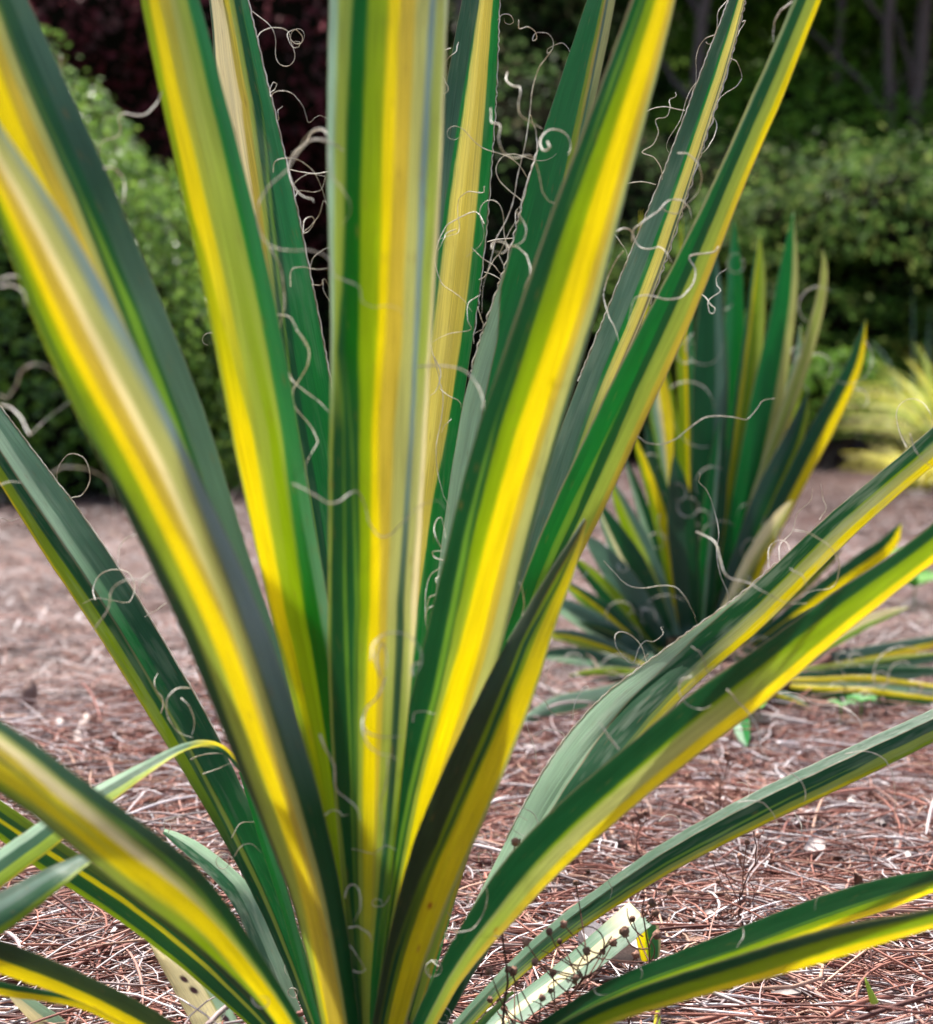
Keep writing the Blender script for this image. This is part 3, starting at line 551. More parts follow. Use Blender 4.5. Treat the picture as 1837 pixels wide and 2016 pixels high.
# ------------------------------------------------------------------ fibres
REG = dict(A=(0, 0), B=(576.3, 0), C=(1188.7, 0), D=(0, 648.4), E=(576.3, 648.4), F=(1188.7, 648.4), G=(0, 1332.7), H=(576.3, 1332.7), I=(1188.7, 1332.7))
FIBS = """
A F4 1.17 .45|1435,210 1460,175 1530,152 1600,170 1620,210 1640,240 1680,240 1685,200 1650,165 1610,180 1605,210 1635,260 1665,262 1670,235 1640,235 1635,270
A F4 1.17 .4|1505,520 1530,500 1545,470 1525,460 1508,500 1510,540 1530,515 1580,505 1640,530 1690,590 1710,650 1725,685 1760,655 1790,645 1837,665
A F4 1.17 .4|1545,680 1555,660 1550,620 1578,590
A F3 .89 .6|900,510 870,580 820,630 760,645 690,632 665,660 672,730 650,765 590,780 560,810 550,870
A F2 .82 .7|340,310 338,360 350,420
A F2 .82 .8|580,935 630,940 680,980 695,1040 685,1130
A F4 1.0 .8|1837,760 1790,725 1740,740 1700,800 1640,850 1610,930 1630,1020 1680,1090 1740,1110 1750,1130
A C .84 .6|1920,840 1837,790 1740,780 1670,840 1600,950 1500,1040 1445,1130 1440,1250 1490,1360 1580,1395 1700,1395 1780,1410 1837,1450 1863,1530 1933,1570 2003,1600 2023,1680 2083,1710 2193,1710 2253,1750 2273,1800
B C .84 .6|0,860 40,830 80,760 140,720 190,750 205,900 220,980 280,1060 320,1130 315,1200 270,1260
A F4 1.13 .45|1525,960 1535,900 1600,880 1680,900 1750,960 1790,1040 1820,1130
A F4 1.14 .4|1630,1040 1680,990 1740,970 1815,985
A F4 1.14 .4|1640,1110 1670,1065 1730,1070 1790,1060 1815,980
A F4 1.14 .5|1690,1300 1700,1230 1740,1210 1755,1240 1720,1290 1690,1300 1720,1270 1780,1200 1805,1120 1837,1160
A F4 1.14 .4|1730,1500 1745,1440 1790,1400 1837,1380
A F4 1.14 .4|1740,1590 1790,1590 1810,1555 1837,1600
A F4 1.14 .4|1800,1560 1805,1620 1837,1680
A F4 1.05 .5|1620,1600 1625,1510 1680,1490 1760,1500 1837,1500
A F3 .93 .6|1500,1380 1560,1480 1580,1600 1585,1700 1560,1850 1570,1960 1610,2080 1680,2170 1780,2240 1837,2300
D F3 .95 .7|1650,0 1700,60 1725,130 1715,200 1670,280 1635,350 1650,440 1710,510 1750,570 1770,630 1740,690 1705,760 1720,880
A F3 .93 .6|1545,1755 1610,1765 1650,1820 1710,1939
D F3 .97 .7|1560,30 1545,120 1580,210 1650,305 1740,370 1800,420
B B5 1.18 .45|925,235 910,290 870,320 845,360
B B5 1.16 .45|835,410 860,470 865,510 835,525
B B5 1.23 .5|1145,110 1170,80 1210,80 1232,110 1215,135 1185,125 1180,100
B B6 1.18 .5|1260,110 1265,160 1310,150 1350,175 1360,215 1340,225 1350,190 1390,180 1440,200 1455,250 1440,285 1420,295 1430,270 1490,240 1530,260 1550,310 1570,400 1640,460
B B6 1.12 .6|1440,285 1380,370 1340,480 1325,600 1300,780 1260,960 1230,1120 1180,1250 1130,1350 1100,1470 1065,1600 1055,1750
B B6 1.10 .6|1325,640 1355,730 1365,840 1330,950 1290,1080 1270,1160 1270,1250
B B6 1.00 .8|1200,400 1190,450 1230,480 1270,490 1260,580 1270,640 1330,680 1390,720
B B6 .98 .7|1105,600 1110,680 1155,700 1150,770 1170,840 1230,880 1330,870 1370,950 1390,1060 1420,1110 1460,1140
B R1 .97 .8|1420,790 1435,820 1400,840 1380,800 1400,750 1450,720 1520,740 1550,800 1540,860
B B5 1.17 .45|1070,1040 1060,1075 980,1070 930,1110 920,1190 930,1250 920,1300 860,1320 810,1340
B B5 1.17 .6|1070,1250 1045,1200 1010,1180 940,1210 870,1250 830,1310 800,1400 800,1480 830,1580 900,1630 960,1680 1000,1740
B B5 1.17 .5|910,1280 860,1300 840,1340 810,1400
B B6 1.15 .45|1040,1560 1080,1530 1120,1450 1160,1400 1200,1310 1240,1240 1245,1180 1270,1150
B B5 1.16 .5|1000,1380 1060,1440 1120,1480 1165,1530
B B6 1.15 .45|1150,1420 1180,1490 1170,1540 1120,1680
B B6 1.15 .45|1030,1710 1050,1770 1065,1830 1005,1865
B B6 .98 .6|1110,1390 1120,1350 1170,1350 1200,1380 1170,1410 1120,1400
B B6 .98 .6|1200,1370 1260,1380 1310,1440 1325,1520 1290,1610
B B6 .99 .6|1250,1180 1300,1260 1290,1340 1240,1370
B B5 1.15 .5|1040,1650 980,1690 975,1780 990,1840 870,1860 780,1910
C B7 1.21 .45|690,0 640,60 635,130 620,190 560,220 520,290 515,400 510,520
C B7 1.21 .4|570,235 585,245 605,243
C B7 1.21 .5|775,120 790,120 760,170 745,200
C B7 1.2 .5|710,325 745,350 770,430 740,480 680,520 640,560 610,640
C B7 1.2 .55|610,645 630,690 620,750 590,810 555,850 530,890
C B7 1.19 .5|325,1000 320,940 280,880 215,850 270,810 305,740 290,670 350,650 370,600 365,560 400,540 403,515
C B7 1.02 .6|415,855 470,860 530,920 545,1000 520,1080 470,1130
C B7 1.02 .75|155,1350 170,1280 230,1230 300,1180 360,1120 430,1115 455,1150 410,1190 350,1180 330,1150 360,1115
C B7 1.05 .5|455,1130 480,1170 490,1220
C B7 1.03 .8|70,1290 120,1275 160,1300 190,1370 240,1390 310,1380 350,1410 380,1460
C R3 1.0 .8|640,1380 600,1410 480,1430 510,1500 500,1580 440,1650 360,1670 260,1650 180,1660 155,1720 130,1850
C B7 1.17 .45|65,1310 100,1360 130,1420 125,1490
C R3 1.13 .5|540,1640 570,1660 595,1700 620,1720 610,1750 585,1730 590,1670 650,1625 630,1590 635,1540 690,1495
C R3 1.0 .7|1050,10 980,70 950,140 945,230
E R1 1.06 .7|1640,-130 1560,-40 1500,120 1480,250 1500,330
C B7 1.08 .7|110,1400 60,1470 20,1560 0,1650 20,1740 60,1830 90,1920
D F1 .74 .9|0,370 40,380 90,310 120,230 190,195 270,210 330,270
D F1 .82 .8|0,420 60,440 120,500 160,580 180,580 260,500 390,400
D L2 1.16 .5|400,940 460,920 500,840 490,750 440,700 380,700 325,770 320,850 340,880
D F1 .78 .8|290,800 360,770 450,770 540,800 610,870 640,1040
D L2 1.15 .4|0,1050 60,1070 115,1050
D F1 1.0 .5|760,1145 700,1170 660,1240 655,1330
D L2 1.08 .6|530,1510 520,1450 560,1370 640,1340 720,1360 750,1440 730,1510 700,1525 620,1510 540,1500 460,1530
D L2 .95 .6|520,1680 600,1560 620,1460 700,1400 790,1400 860,1440
D F1 .95 .5|860,1350 790,1400 780,1460 800,1500
D L2 .95 .5|0,870 60,850 120,855
D L2 1.1 .45|930,1525 870,1570 805,1605
A F1 .74 .8|0,1600 60,1590 130,1630 150,1700
A F1 .74 .7|0,1560 60,1540 110,1550
A F1 .76 .5|-10,1300 20,1298 40,1305
G L2 1.08 .7|900,200 910,130 870,70 860,20 880,-20
G L2 1.03 .7|1060,60 980,70 930,130 940,230 1000,310 1080,340
G L2 1.03 .7|1010,120 1060,170 1085,250 1070,320
G L3 1.08 .5|1060,460 1150,430 1260,430
G L3 1.08 .5|1130,540 1220,510 1290,480
G L10 1.16 .4|915,850 920,810 960,790 1040,770
G L10 1.16 .4|940,870 950,840 940,820
G L2 1.08 .5|1310,1000 1340,950 1400,930 1460,980
G L2 1.1 .45|1290,900 1340,820 1420,810
E C .86 .65|0,860 130,930 200,970 260,960 320,915 370,910 400,980 430,1080 480,1150 540,1150 610,1080 680,1010 740,970 820,960 860,1010
E C .88 .7|700,205 840,205 950,230 1030,310 1060,390 1060,450
E B5 1.14 .5|770,90 800,200 820,290 840,380 825,520 800,650 810,800 840,920 870,1000 850,1170
E B5 1.14 .6|790,150 825,240 800,340 765,370
E B5 1.14 .5|820,330 880,375 930,400 940,440
E B5 1.14 .4|885,500 840,545 830,580
E B5 1.06 .5|830,1220 795,1150 795,1080 825,1050 845,1100 850,1160
E B5 1.06 .6|840,1290 790,1270 785,1240 840,1240
E B5 1.06 .45|820,1330 770,1370 745,1450 740,1600 750,1700
E B5 1.04 .45|815,1370 800,1400 808,1440
E B5 1.04 .45|800,1480 760,1500 750,1560
E B5 1.04 .45|785,1540 750,1570 745,1630
E C .84 .9|490,1940 465,1850 480,1770 505,1755 525,1830 515,1900
E C .82 .6|440,1850 450,1760 520,1700 620,1700 690,1750 720,1840 690,1920
E C .84 .9|665,1930 670,1880 700,1860 715,1870
E R3 1.0 .5|1280,1600 1290,1520 1275,1430 1260,1410
H C .86 .75|520,0 480,100 410,180 390,260 410,360 470,420 550,440 580,470
H C .86 .65|390,270 430,320 520,335 620,330
H C .88 .5|530,450 520,600 490,720 510,900 500,1000
H F1 .90 .8|150,320 180,400 230,500 240,620 300,680 350,720 380,800
H F1 .95 .6|180,770 220,745 260,750 280,775 310,770
H C .95 .6|290,1230 310,1170 350,1165 380,1230 370,1310 340,1370
H C .96 .6|310,1400 370,1395 430,1440 440,1480
H C .98 .5|340,1640 380,1650 410,1630
H C .98 .4|320,1500 350,1540 380,1590 410,1640
H R1 .93 .6|670,250 680,200 740,195 800,210
H R1 .95 .5|470,980 520,940 580,970
H C .98 .5|330,960 400,975 470,990
H R4 1.10 .45|1370,820 1340,760 1260,720 1180,700 1130,720 1140,760 1200,770
H R4 1.10 .5|1040,1030 1040,990 1090,980 1115,1030 1100,1070 1070,1070 1060,1040
H R4 1.10 .5|1070,1160 1030,1080 980,1050
H R4 1.10 .5|990,1290 975,1230 1000,1190 1050,1190
H R4 1.10 .4|1290,890 1230,850 1190,800
H R4 1.10 .4|1310,800 1250,770 1180,770
H R5 .95 .8|1820,400 1760,330 1710,250
H R4 1.12 .4|1360,490 1350,400 1310,280 1300,150
H R4 1.12 .45|1340,90 1410,140 1450,200 1530,215 1590,200
H R4 1.12 .45|1560,240 1570,160 1610,80 1645,50 1650,70
H R4 1.12 .4|1350,330 1400,300 1480,300 1520,340 1490,400 1420,480 1380,540
H R5 1.0 .6|910,1430 1010,1400 1070,1300 1085,1200 1070,1160
H R4 1.08 .4|860,1310 900,1370 910,1430
H R4 1.08 .5|820,1500 850,1460 880,1480 870,1600
H R4 1.08 .5|770,1580 820,1620 860,1680 910,1720
F R3 1.06 .6|190,595 240,630 320,640 400,610 480,550 560,495 650,485 740,495 800,500 850,450 890,400 955,385
F R4 1.13 .45|690,1540 695,1480 650,1370 630,1250 640,1130 620,1030 590,930 560,880 530,850 540,815 530,800
F R4 1.13 .4|980,1290 985,1200 1050,1130 1080,1030 1150,960 1165,890
F R4 1.13 .4|1205,1060 1240,1000 1220,930 1210,860
F R3 1.12 .5|0,1290 60,1360 140,1430 220,1445 320,1430 400,1440 460,1500 500,1580 520,1640
F R5 .97 .8|520,1130 620,1190 650,1290 690,1380 820,1420 900,1470 1010,1520 1130,1530
F R5 .97 .6|1040,1335 1110,1380 1140,1450
F R4 1.02 .5|1060,1120 1150,1140 1250,1200 1310,1290 1310,1370 1270,1440 1160,1460 1090,1500
F R4 1.08 .5|920,1330 920,1230 970,1180 1020,1190 1040,1240
F R4 1.10 .5|1690,660 1640,540 1640,440 1700,390 1780,410 1825,480 1830,550
F R4 1.02 .7|1710,580 1740,680 1830,770
F R4 1.14 .45|240,1850 200,1750 120,1690 70,1700 65,1760 120,1840 165,1860 190,1790 230,1740 280,1740 330,1700 320,1665 335,1660
F R5 .98 .7|490,1770 540,1810 570,1880 590,1939
F R4 1.1 .5|250,1810 230,1830 190,1880
I R5 .95 .7|490,0 430,20 425,90 470,160 540,180 600,160
I R5 .95 .7|690,70 750,140 810,200 860,290 880,400 930,480
I R5 1.05 .5|980,90 1080,95 1180,150 1320,165 1410,220 1440,300 1400,360
I R6 1.10 .5|1350,430 1440,415 1540,440 1600,510 1620,590 1630,800
I R6 1.06 .6|1050,540 1100,580 1125,640 1120,700
I R6 1.06 .6|750,700 830,690 900,710 950,770 970,820
I R6 1.14 .4|740,590 800,600 810,660 770,690
I R6 1.14 .4|310,810 350,770 410,780 430,840 380,870
I R6 1.14 .4|1065,760 1100,820 1105,900
I R7 1.02 .5|780,1400 775,1460 740,1510
I R7 1.02 .5|190,1600 215,1650 205,1690
I R7 1.0 .4|1290,1200 1200,1220 1180,1300
I R6 1.12 .45|20,1130 45,1180 35,1240
H R7 1.02 .5|1670,1710 1700,1770 1760,1770
"""
fr = np.random.RandomState(77)
def fibre(pts3, rad, parent, seed, name='curly_fibre'):
    n = len(pts3)
    s = np.linspace(0, 1, n)
    wob = np.stack([vnoise(s * n * .22 + seed, s * 0 + k, 100 + seed + k) for k in range(3)], -1) * 0.0005
    P = pts3 + wob
    rr = rad * (1 + 0.22 * np.sin(s * n * 1.9 + seed)) * np.interp(s, [0, .1, .6, 1], [1, 1, .8, .3])
    v, f = tube_arrays(P, rr, 6)
    return mesh_from(name, v, f, 4, M_FIB, parent)
for q, ln in enumerate([l for l in FIBS.strip().split('\n')]):
    hd, pt = ln.split('|'); rg, lf, d, wd = hd.split(); d = float(d); ox, oy = REG[rg]
    P = np.array([[float(a) for a in p.split(',')] for p in pt.split()]) * .3529 + [ox, oy]
    n = min(160, max(14, len(P) * 8)); Q, _ = catmull(P, n)
    s = np.linspace(0, 1, n)
    dd = d + 0.018 * np.sin(s * 5 + q) * min(1, len(P) / 8) * (0.5 if len(P) < 5 else 1)
    fibre(unp(Q[:, 0], Q[:, 1], dd), float(wd) * 0.001 * 0.62, LEAVES[lf], q)

# fibres still lying along the margins of the sharp back leaves, wavy like loosened thread
def margin(key, side, i0, i1, seed, rad=.0005, amp=.0007):
    E = LEAVES[key + '_edge'][side]; nrm = LEAVES[key + '_edge'][2]; oth = LEAVES[key + '_edge'][1 - side]
    a, b_ = int(i0 * len(E)), int(i1 * len(E)); e = E[a:b_]; w_ = (e - oth[a:b_]); w_ /= np.linalg.norm(w_, axis=1)[:, None]
    k = len(e); m = k * 4; t = np.linspace(0, k - 1, m); g = lambda A: np.stack([np.interp(t, np.arange(k), A[:, c]) for c in range(3)], -1)
    P = g(e) + g(w_) * ((0.0006 + amp * np.sin(t * 3.1 + 2 * np.sin(t * .7 + seed)) * (0.4 + .6 * np.abs(vnoise(t * .4, t * 0, seed) * 2)))[:, None]) + g(nrm[a:b_]) * 0.0008
    v, f = tube_arrays(P, rad, 5); mesh_from('margin_fibre', v, f, 4, M_FIB, LEAVES[key])
margin('B5', 1, .02, .5, 1); margin('B7', 0, .05, .62, 2, .0004, .0004); margin('B7', 1, .05, .5, 3, .0006, .0010)
margin('B6', 0, .3, .6, 4, .0005, .0008); margin('F4', 1, .05, .6, 5, .0005, .0004); margin('R4', 0, .3, .75, 6, .0005, .0005)
margin('L2', 1, .05, .6, 7, .0004, .0003)
# fine short random curls at the heart of the plant
for q in range(12):
    lf = fr.choice(['F1', 'C', 'R1', 'R2', 'L2', 'R4', 'R5', 'L5', 'L10', 'L1'])
    E = LEAVES[lf + '_edge'][fr.randint(2)]; i = int(len(E) * fr.uniform(.72, .95)); p = E[i]
    m = 26; th = fr.rand() * 6.28; cu = fr.uniform(3, 9) * fr.choice([-1, 1]); L_ = fr.uniform(.015, .045)
    s = np.linspace(0, 1, m); an = th + cu * s ** 1.3
    dx = np.cumsum(np.cos(an)) * L_ / m; dz = np.cumsum(np.sin(an)) * L_ / m; dy = -np.abs(fr.randn()) * .01 * s
    fibre(p + np.stack([dx, dy - 0.002, dz], -1), .00035, LEAVES[lf], q)

# loose fine curls standing off the margins of the back leaves
for q in range(14):
    lf = ['F4', 'B5', 'B6', 'B7'][q % 4]; sd_ = fr.randint(2)
    E = LEAVES[lf + '_edge'][sd_]; O = LEAVES[lf + '_edge'][1 - sd_]; i = int(len(E) * fr.uniform(.06, .55)); p = E[i]; ow = E[i] - O[i]; ow /= np.linalg.norm(ow)
    m = 44; L_ = fr.uniform(.05, .10); s = np.linspace(0, 1, m); th = math.atan2(ow[2], ow[0]) + fr.uniform(-.9, .9)
    an = th + fr.uniform(1, 3.2) * np.sin(s * fr.uniform(3, 9) + fr.rand() * 6) * s + fr.choice([-1, 1]) * s ** 2.5 * fr.uniform(1, 5)
    fibre(p + np.stack([np.cumsum(np.cos(an)) * L_ / m, -.012 * s * fr.rand(), np.cumsum(np.sin(an)) * L_ / m], -1), .00030, LEAVES[lf], q + 500)

# ------------------------------------------------------------------ second yucca
Y2 = thing('yucca_plant', 'smaller green and yellow yucca growing behind the big one on the right', 'yucca')
JP = lambda x, y: (1044.6 + x * .3922, 360.2 + y * .3922)
def simple_leaf(key, pts, width, d0, d1, prof, seed, bulge=.12, w0=.03, w1=.55, parent=None, peak=.45, tip_w=.02, thick=.0013):
    """pts from tip to base (photo grid), width = widest, in photo grid units"""
    P, _ = catmull(pts, 12); s = np.linspace(0, 1, 12)
    wd = width * np.interp(s, [0, .06, .18, peak, .8, 1], [tip_w, .28, .6, 1, .8, w1])
    t = np.gradient(P, axis=0); t /= np.linalg.norm(t, axis=1)[:, None]
    nn = np.stack([t[:, 1], -t[:, 0]], -1)      # left side when going down
    A = P + nn * wd[:, None] / 2; Bq = P - nn * wd[:, None] / 2
    sw = A[:, 0].mean() > Bq[:, 0].mean()
    if sw: A, Bq = Bq, A
    st = np.hstack([A, Bq])
    dl = np.linspace(d0, d1, 12); dl = np.minimum(dl, .965 * 1494.6 / np.maximum(np.maximum(A[:, 1], Bq[:, 1]) - 792, 60))
    return leaf(key, parent or Y2, st, dl, [(0, prof), (11, prof)], bulge=bulge, nu=26, nv=44, seed=seed, thick=thick)
S2 = [  # tip->base, width, depth tip, depth base, profile
    ([(1262,411),(1268,560),(1290,760),(1335,1100),(1350,1300)],22,3.12,3.05,'Y50 L100'),
    ([(1343,425),(1346,560),(1352,800),(1358,1050),(1362,1300)],34,3.14,3.06,'L40 Y60 D70 g100'),
    ([(1445,433),(1447,600),(1435,850),(1405,1100),(1378,1310)],48,3.1,3.04,'g40 G60 G100'),
    ([(1409,498),(1400,620),(1398,800),(1388,1050),(1372,1320)],68,3.0,3.02,'D50 D62 b64 B90 b100'),
    ([(1497,462),(1490,600),(1465,820),(1430,1060),(1392,1300)],46,3.06,3.03,'g20 Y36 G40 L66 O98 E100'),
    ([(1562,417),(1545,600),(1500,840),(1450,1080),(1400,1310)],62,3.0,3.0,'G66 G70 K84 K100'),
    ([(1620,490),(1622,560),(1590,690),(1530,860),(1470,1040),(1410,1290)],26,2.95,2.98,'K30 O60 K100'),
    ([(1576,640),(1575,720),(1545,830),(1490,1010),(1420,1260)],34,3.05,3.0,'P50 g60 M80 L100'),
    ([(1705,627),(1678,730),(1600,880),(1510,1060),(1425,1270)],44,2.9,2.95,'D56 D58 Y96 E100'),
    ([(1592,772),(1565,860),(1510,980),(1460,1110),(1410,1270)],52,2.93,2.95,'b40 D60 D70 L84 O96 D100'),
    ([(1327,895),(1340,1000),(1350,1130),(1362,1290)],56,2.9,2.95,'b30 b60 D100'),
    ([(1315,960),(1307,860),(1293,760),(1280,700)],38,2.95,3.0,'l20 P40 C55 Y100'),
    ([(1245,850),(1285,960),(1318,1090),(1340,1300)],34,2.95,2.97,'L30 Y80 D86 D100'),
    ([(1270,830),(1300,950),(1330,1090),(1352,1290)],46,2.99,2.98,'b50 D100'),
    ([(1200,940),(1240,1030),(1290,1140),(1335,1280)],34,2.9,2.95,'L40 O60 D100'),
    ([(1175,985),(1220,1070),(1275,1170),(1325,1290)],44,2.85,2.92,'p24 C36 D70 D100'),
    ([(1150,1050),(1200,1110),(1260,1190),(1320,1300)],42,2.82,2.9,'B50 B56 D100'),
    ([(1120,1090),(1180,1150),(1240,1220),(1310,1300)],30,2.82,2.88,'D50 O60 L100'),
    ([(1100,1140),(1170,1190),(1240,1250),(1305,1310)],30,2.78,2.86,'l40 Y60 D100'),
    ([(1060,1175),(1130,1205),(1220,1260),(1300,1320)],36,2.74,2.84,'P40 B70 D100'),
    ([(1060,1245),(1130,1255),(1220,1285),(1300,1325)],26,2.72,2.82,'O40 Y60 D66 D100'),
    ([(1050,1290),(1120,1290),(1200,1305),(1290,1330)],30,2.66,2.8,'P40 b100'),
    ([(1010,1432),(1060,1405),(1110,1385),(1180,1370),(1260,1345)],30,2.5,2.72,'P60 p100'),
    ([(1560,985),(1530,1025),(1480,1100),(1420,1220)],24,2.85,2.9,'C60 K100'),
    ([(1780,930),(1690,1010),(1600,1100),(1480,1240)],36,2.8,2.9,'P50 P60 L80 D100'),
    ([(1775,1030),(1740,1080),(1640,1150),(1480,1270)],34,2.72,2.85,'D50 Y60 Y100'),
    ([(1790,1195),(1700,1225),(1600,1275),(1470,1310)],26,2.62,2.8,'C70 l100'),
    ([(1900,1250),(1800,1272),(1700,1295),(1580,1310),(1450,1320)],34,2.6,2.78,'B50 Y60 M100'),
    ([(1900,1283),(1800,1300),(1700,1315),(1600,1325),(1460,1330)],26,2.5,2.76,'O30 D50 D100'),
    ([(1900,1318),(1780,1325),(1680,1330),(1600,1338),(1460,1335)],30,2.46,2.74,'D50 D100'),
    ([(1920,1362),(1800,1358),(1700,1350),(1600,1352),(1480,1345)],34,2.40,2.72,'P60 p70 M80 Y100'),
    ([(1930,1388),(1800,1378),(1700,1368),(1600,1362),(1480,1350)],24,2.40,2.70,'D50 D60 Y100'),
    ([(1470,1470),(1462,1440),(1452,1400),(1430,1350)],28,2.45,2.7,'P50 G100'),
    ([(1380,560),(1382,700),(1380,900),(1374,1100),(1368,1310)],40,3.08,3.04,'G50 D100'),
    ([(1470,640),(1462,780),(1440,960),(1412,1120),(1384,1310)],34,3.08,3.03,'D60 Y74 L100'),
    ([(1528,700),(1508,830),(1478,980),(1440,1120),(1398,1300)],36,3.02,3.0,'b50 D100'),
    ([(1310,700),(1322,820),(1338,980),(1350,1120),(1360,1300)],30,3.1,3.04,'D60 L100'),
    ([(1420,820),(1415,900),(1405,1020),(1392,1140),(1380,1300)],44,2.96,2.97,'G40 P55 D100'),
    ([(1640,760),(1600,860),(1540,980),(1480,1110),(1415,1280)],26,2.98,2.98,'D60 K100'),
    ([(1230,900),(1262,990),(1300,1110),(1342,1290)],26,3.0,2.98,'P40 D100'),
    ([(1190,1010),(1230,1080),(1280,1180),(1330,1300)],24,2.95,2.94,'D50 Y70 D100'),
    ([(1240,1180),(1270,1220),(1300,1260),(1335,1310)],26,2.84,2.88,'D40 b100'),
    ([(1140,1225),(1200,1245),(1260,1275),(1320,1315)],24,2.76,2.86,'b50 O60 D100'),
    ([(1660,1080),(1600,1130),(1520,1200),(1440,1290)],26,2.84,2.9,'D60 O100'),
    ([(1640,1190),(1580,1220),(1520,1260),(1450,1305)],24,2.76,2.86,'D50 b100'),
    ([(1120,1330),(1180,1328),(1240,1330),(1310,1338)],24,2.64,2.76,'b50 L100'),
    ([(1600,1395),(1560,1380),(1510,1365),(1450,1345)],22,2.5,2.68,'D50 Y70 D100'),
    ([(1490,1400),(1480,1380),(1470,1370),(1440,1345)],20,2.45,2.7,'g50 G100'),
]
for q, (pts, wd, d0, d1, pf) in enumerate(S2):
    pf = pf.strip()
    low = len(pts) <= 5 and pts[0][1] > 900
    if low: pf = pf.replace('D100', 'B100') if q % 3 else pf
    simple_leaf('S%d' % q, pts, wd * (1.3 if low else 1.08), d0, d1, pf, 200 + q * 3, bulge=.13)
sm = Soup(); b = ground_hit(1365, 1335)
pp = np.array([b + [0, 0.10, z] for z in np.linspace(-.05, .05, 8)])
sm.tube(pp, np.linspace(.045, .03, 8), 16, c=(.10, .07, .04)); sm.build('stem', M_BARK, Y2)
# curls of fibre around it
for q in range(75):
    k = fr.randint(len(S2)); key = 'S%d' % k
    E = LEAVES[key + '_edge'][fr.randint(2)]; i = int(len(E) * fr.uniform(.1, .85)); p = E[i]
    m = 22; th = fr.rand() * 6.28; cu = fr.uniform(2, 7) * fr.choice([-1, 1]); L_ = fr.uniform(.04, .14)
    s = np.linspace(0, 1, m); an = th + cu * s
    fibre(p + np.stack([np.cumsum(np.cos(an)) * L_ / m, -0.03 * s, np.cumsum(np.sin(an)) * L_ / m], -1), .0009, LEAVES[key], q + 300)

# ------------------------------------------------------------------ shrubs, trees and woods
def leaf_cloud(P, Nrm, size, cols, r, asp=.55):
    """folded diamond leaves (two triangles) at points P, facing roughly Nrm"""
    n = len(P)
    d = r.randn(n, 3); nr = Nrm + r.randn(n, 3) * .55; nr /= np.linalg.norm(nr, axis=1)[:, None]
    t = d - (d * nr).sum(1)[:, None] * nr; t /= np.linalg.norm(t, axis=1)[:, None]
    s = np.cross(nr, t); sz = (size * (.6 + .8 * r.rand(n)))[:, None]
    a = P - t * sz * .5; b_ = P + s * sz * asp * .5 + nr * sz * .1; c = P + t * sz * .5; e = P - s * sz * asp * .5 + nr * sz * .1
    V = np.stack([a, b_, c, e], 1).reshape(-1, 3); i = np.arange(n)[:, None] * 4
    f = np.concatenate([i + [0, 1, 2], i + [0, 2, 3]], 1).reshape(-1, 3)
    return V, f, np.repeat(cols, 4, 0)

def blob(center, rad, r, n, lump=.16, freq=2.2, depth=.25, seed=1, pw=2.4):
    """points in the outer shell of a lumpy super-ellipsoid"""
    d = r.randn(n, 3); d /= np.linalg.norm(d, axis=1)[:, None]
    k = (np.abs(d) ** pw).sum(1) ** (-1 / pw)
    th = np.arctan2(d[:, 1], d[:, 0]) + 4; ph = d[:, 2] + 3
    lum = 1 + lump * (vnoise(th * freq + 10, ph * freq * 1.6, seed) * 2 + vnoise(th * freq * 2.7, ph * freq * 4, seed + 1))
    rr = lum * k * (1 - depth * r.rand(n) ** 1.7)
    P = np.asarray(center) + d * rr[:, None] * np.asarray(rad)
    nm = d / np.asarray(rad); nm /= np.linalg.norm(nm, axis=1)[:, None]
    return P, nm

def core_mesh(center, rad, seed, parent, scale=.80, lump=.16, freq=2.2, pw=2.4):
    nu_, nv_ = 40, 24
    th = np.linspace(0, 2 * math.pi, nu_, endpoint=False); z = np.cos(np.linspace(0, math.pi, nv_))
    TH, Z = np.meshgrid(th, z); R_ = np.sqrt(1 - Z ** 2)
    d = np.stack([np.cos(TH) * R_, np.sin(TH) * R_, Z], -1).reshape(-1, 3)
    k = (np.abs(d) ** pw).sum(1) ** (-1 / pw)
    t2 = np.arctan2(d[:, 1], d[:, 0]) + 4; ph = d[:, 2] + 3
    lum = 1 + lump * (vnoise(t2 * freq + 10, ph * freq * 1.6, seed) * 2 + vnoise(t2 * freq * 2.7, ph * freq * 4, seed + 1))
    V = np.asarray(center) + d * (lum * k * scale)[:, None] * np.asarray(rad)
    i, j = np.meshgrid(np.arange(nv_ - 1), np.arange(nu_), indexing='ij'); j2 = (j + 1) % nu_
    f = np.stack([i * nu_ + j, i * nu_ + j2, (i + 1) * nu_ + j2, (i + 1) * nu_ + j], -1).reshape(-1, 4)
    return mesh_from('stems_and_shade', V, f, 4, M_CORE, parent)  # solid dark core, stems and shade in one painted mass

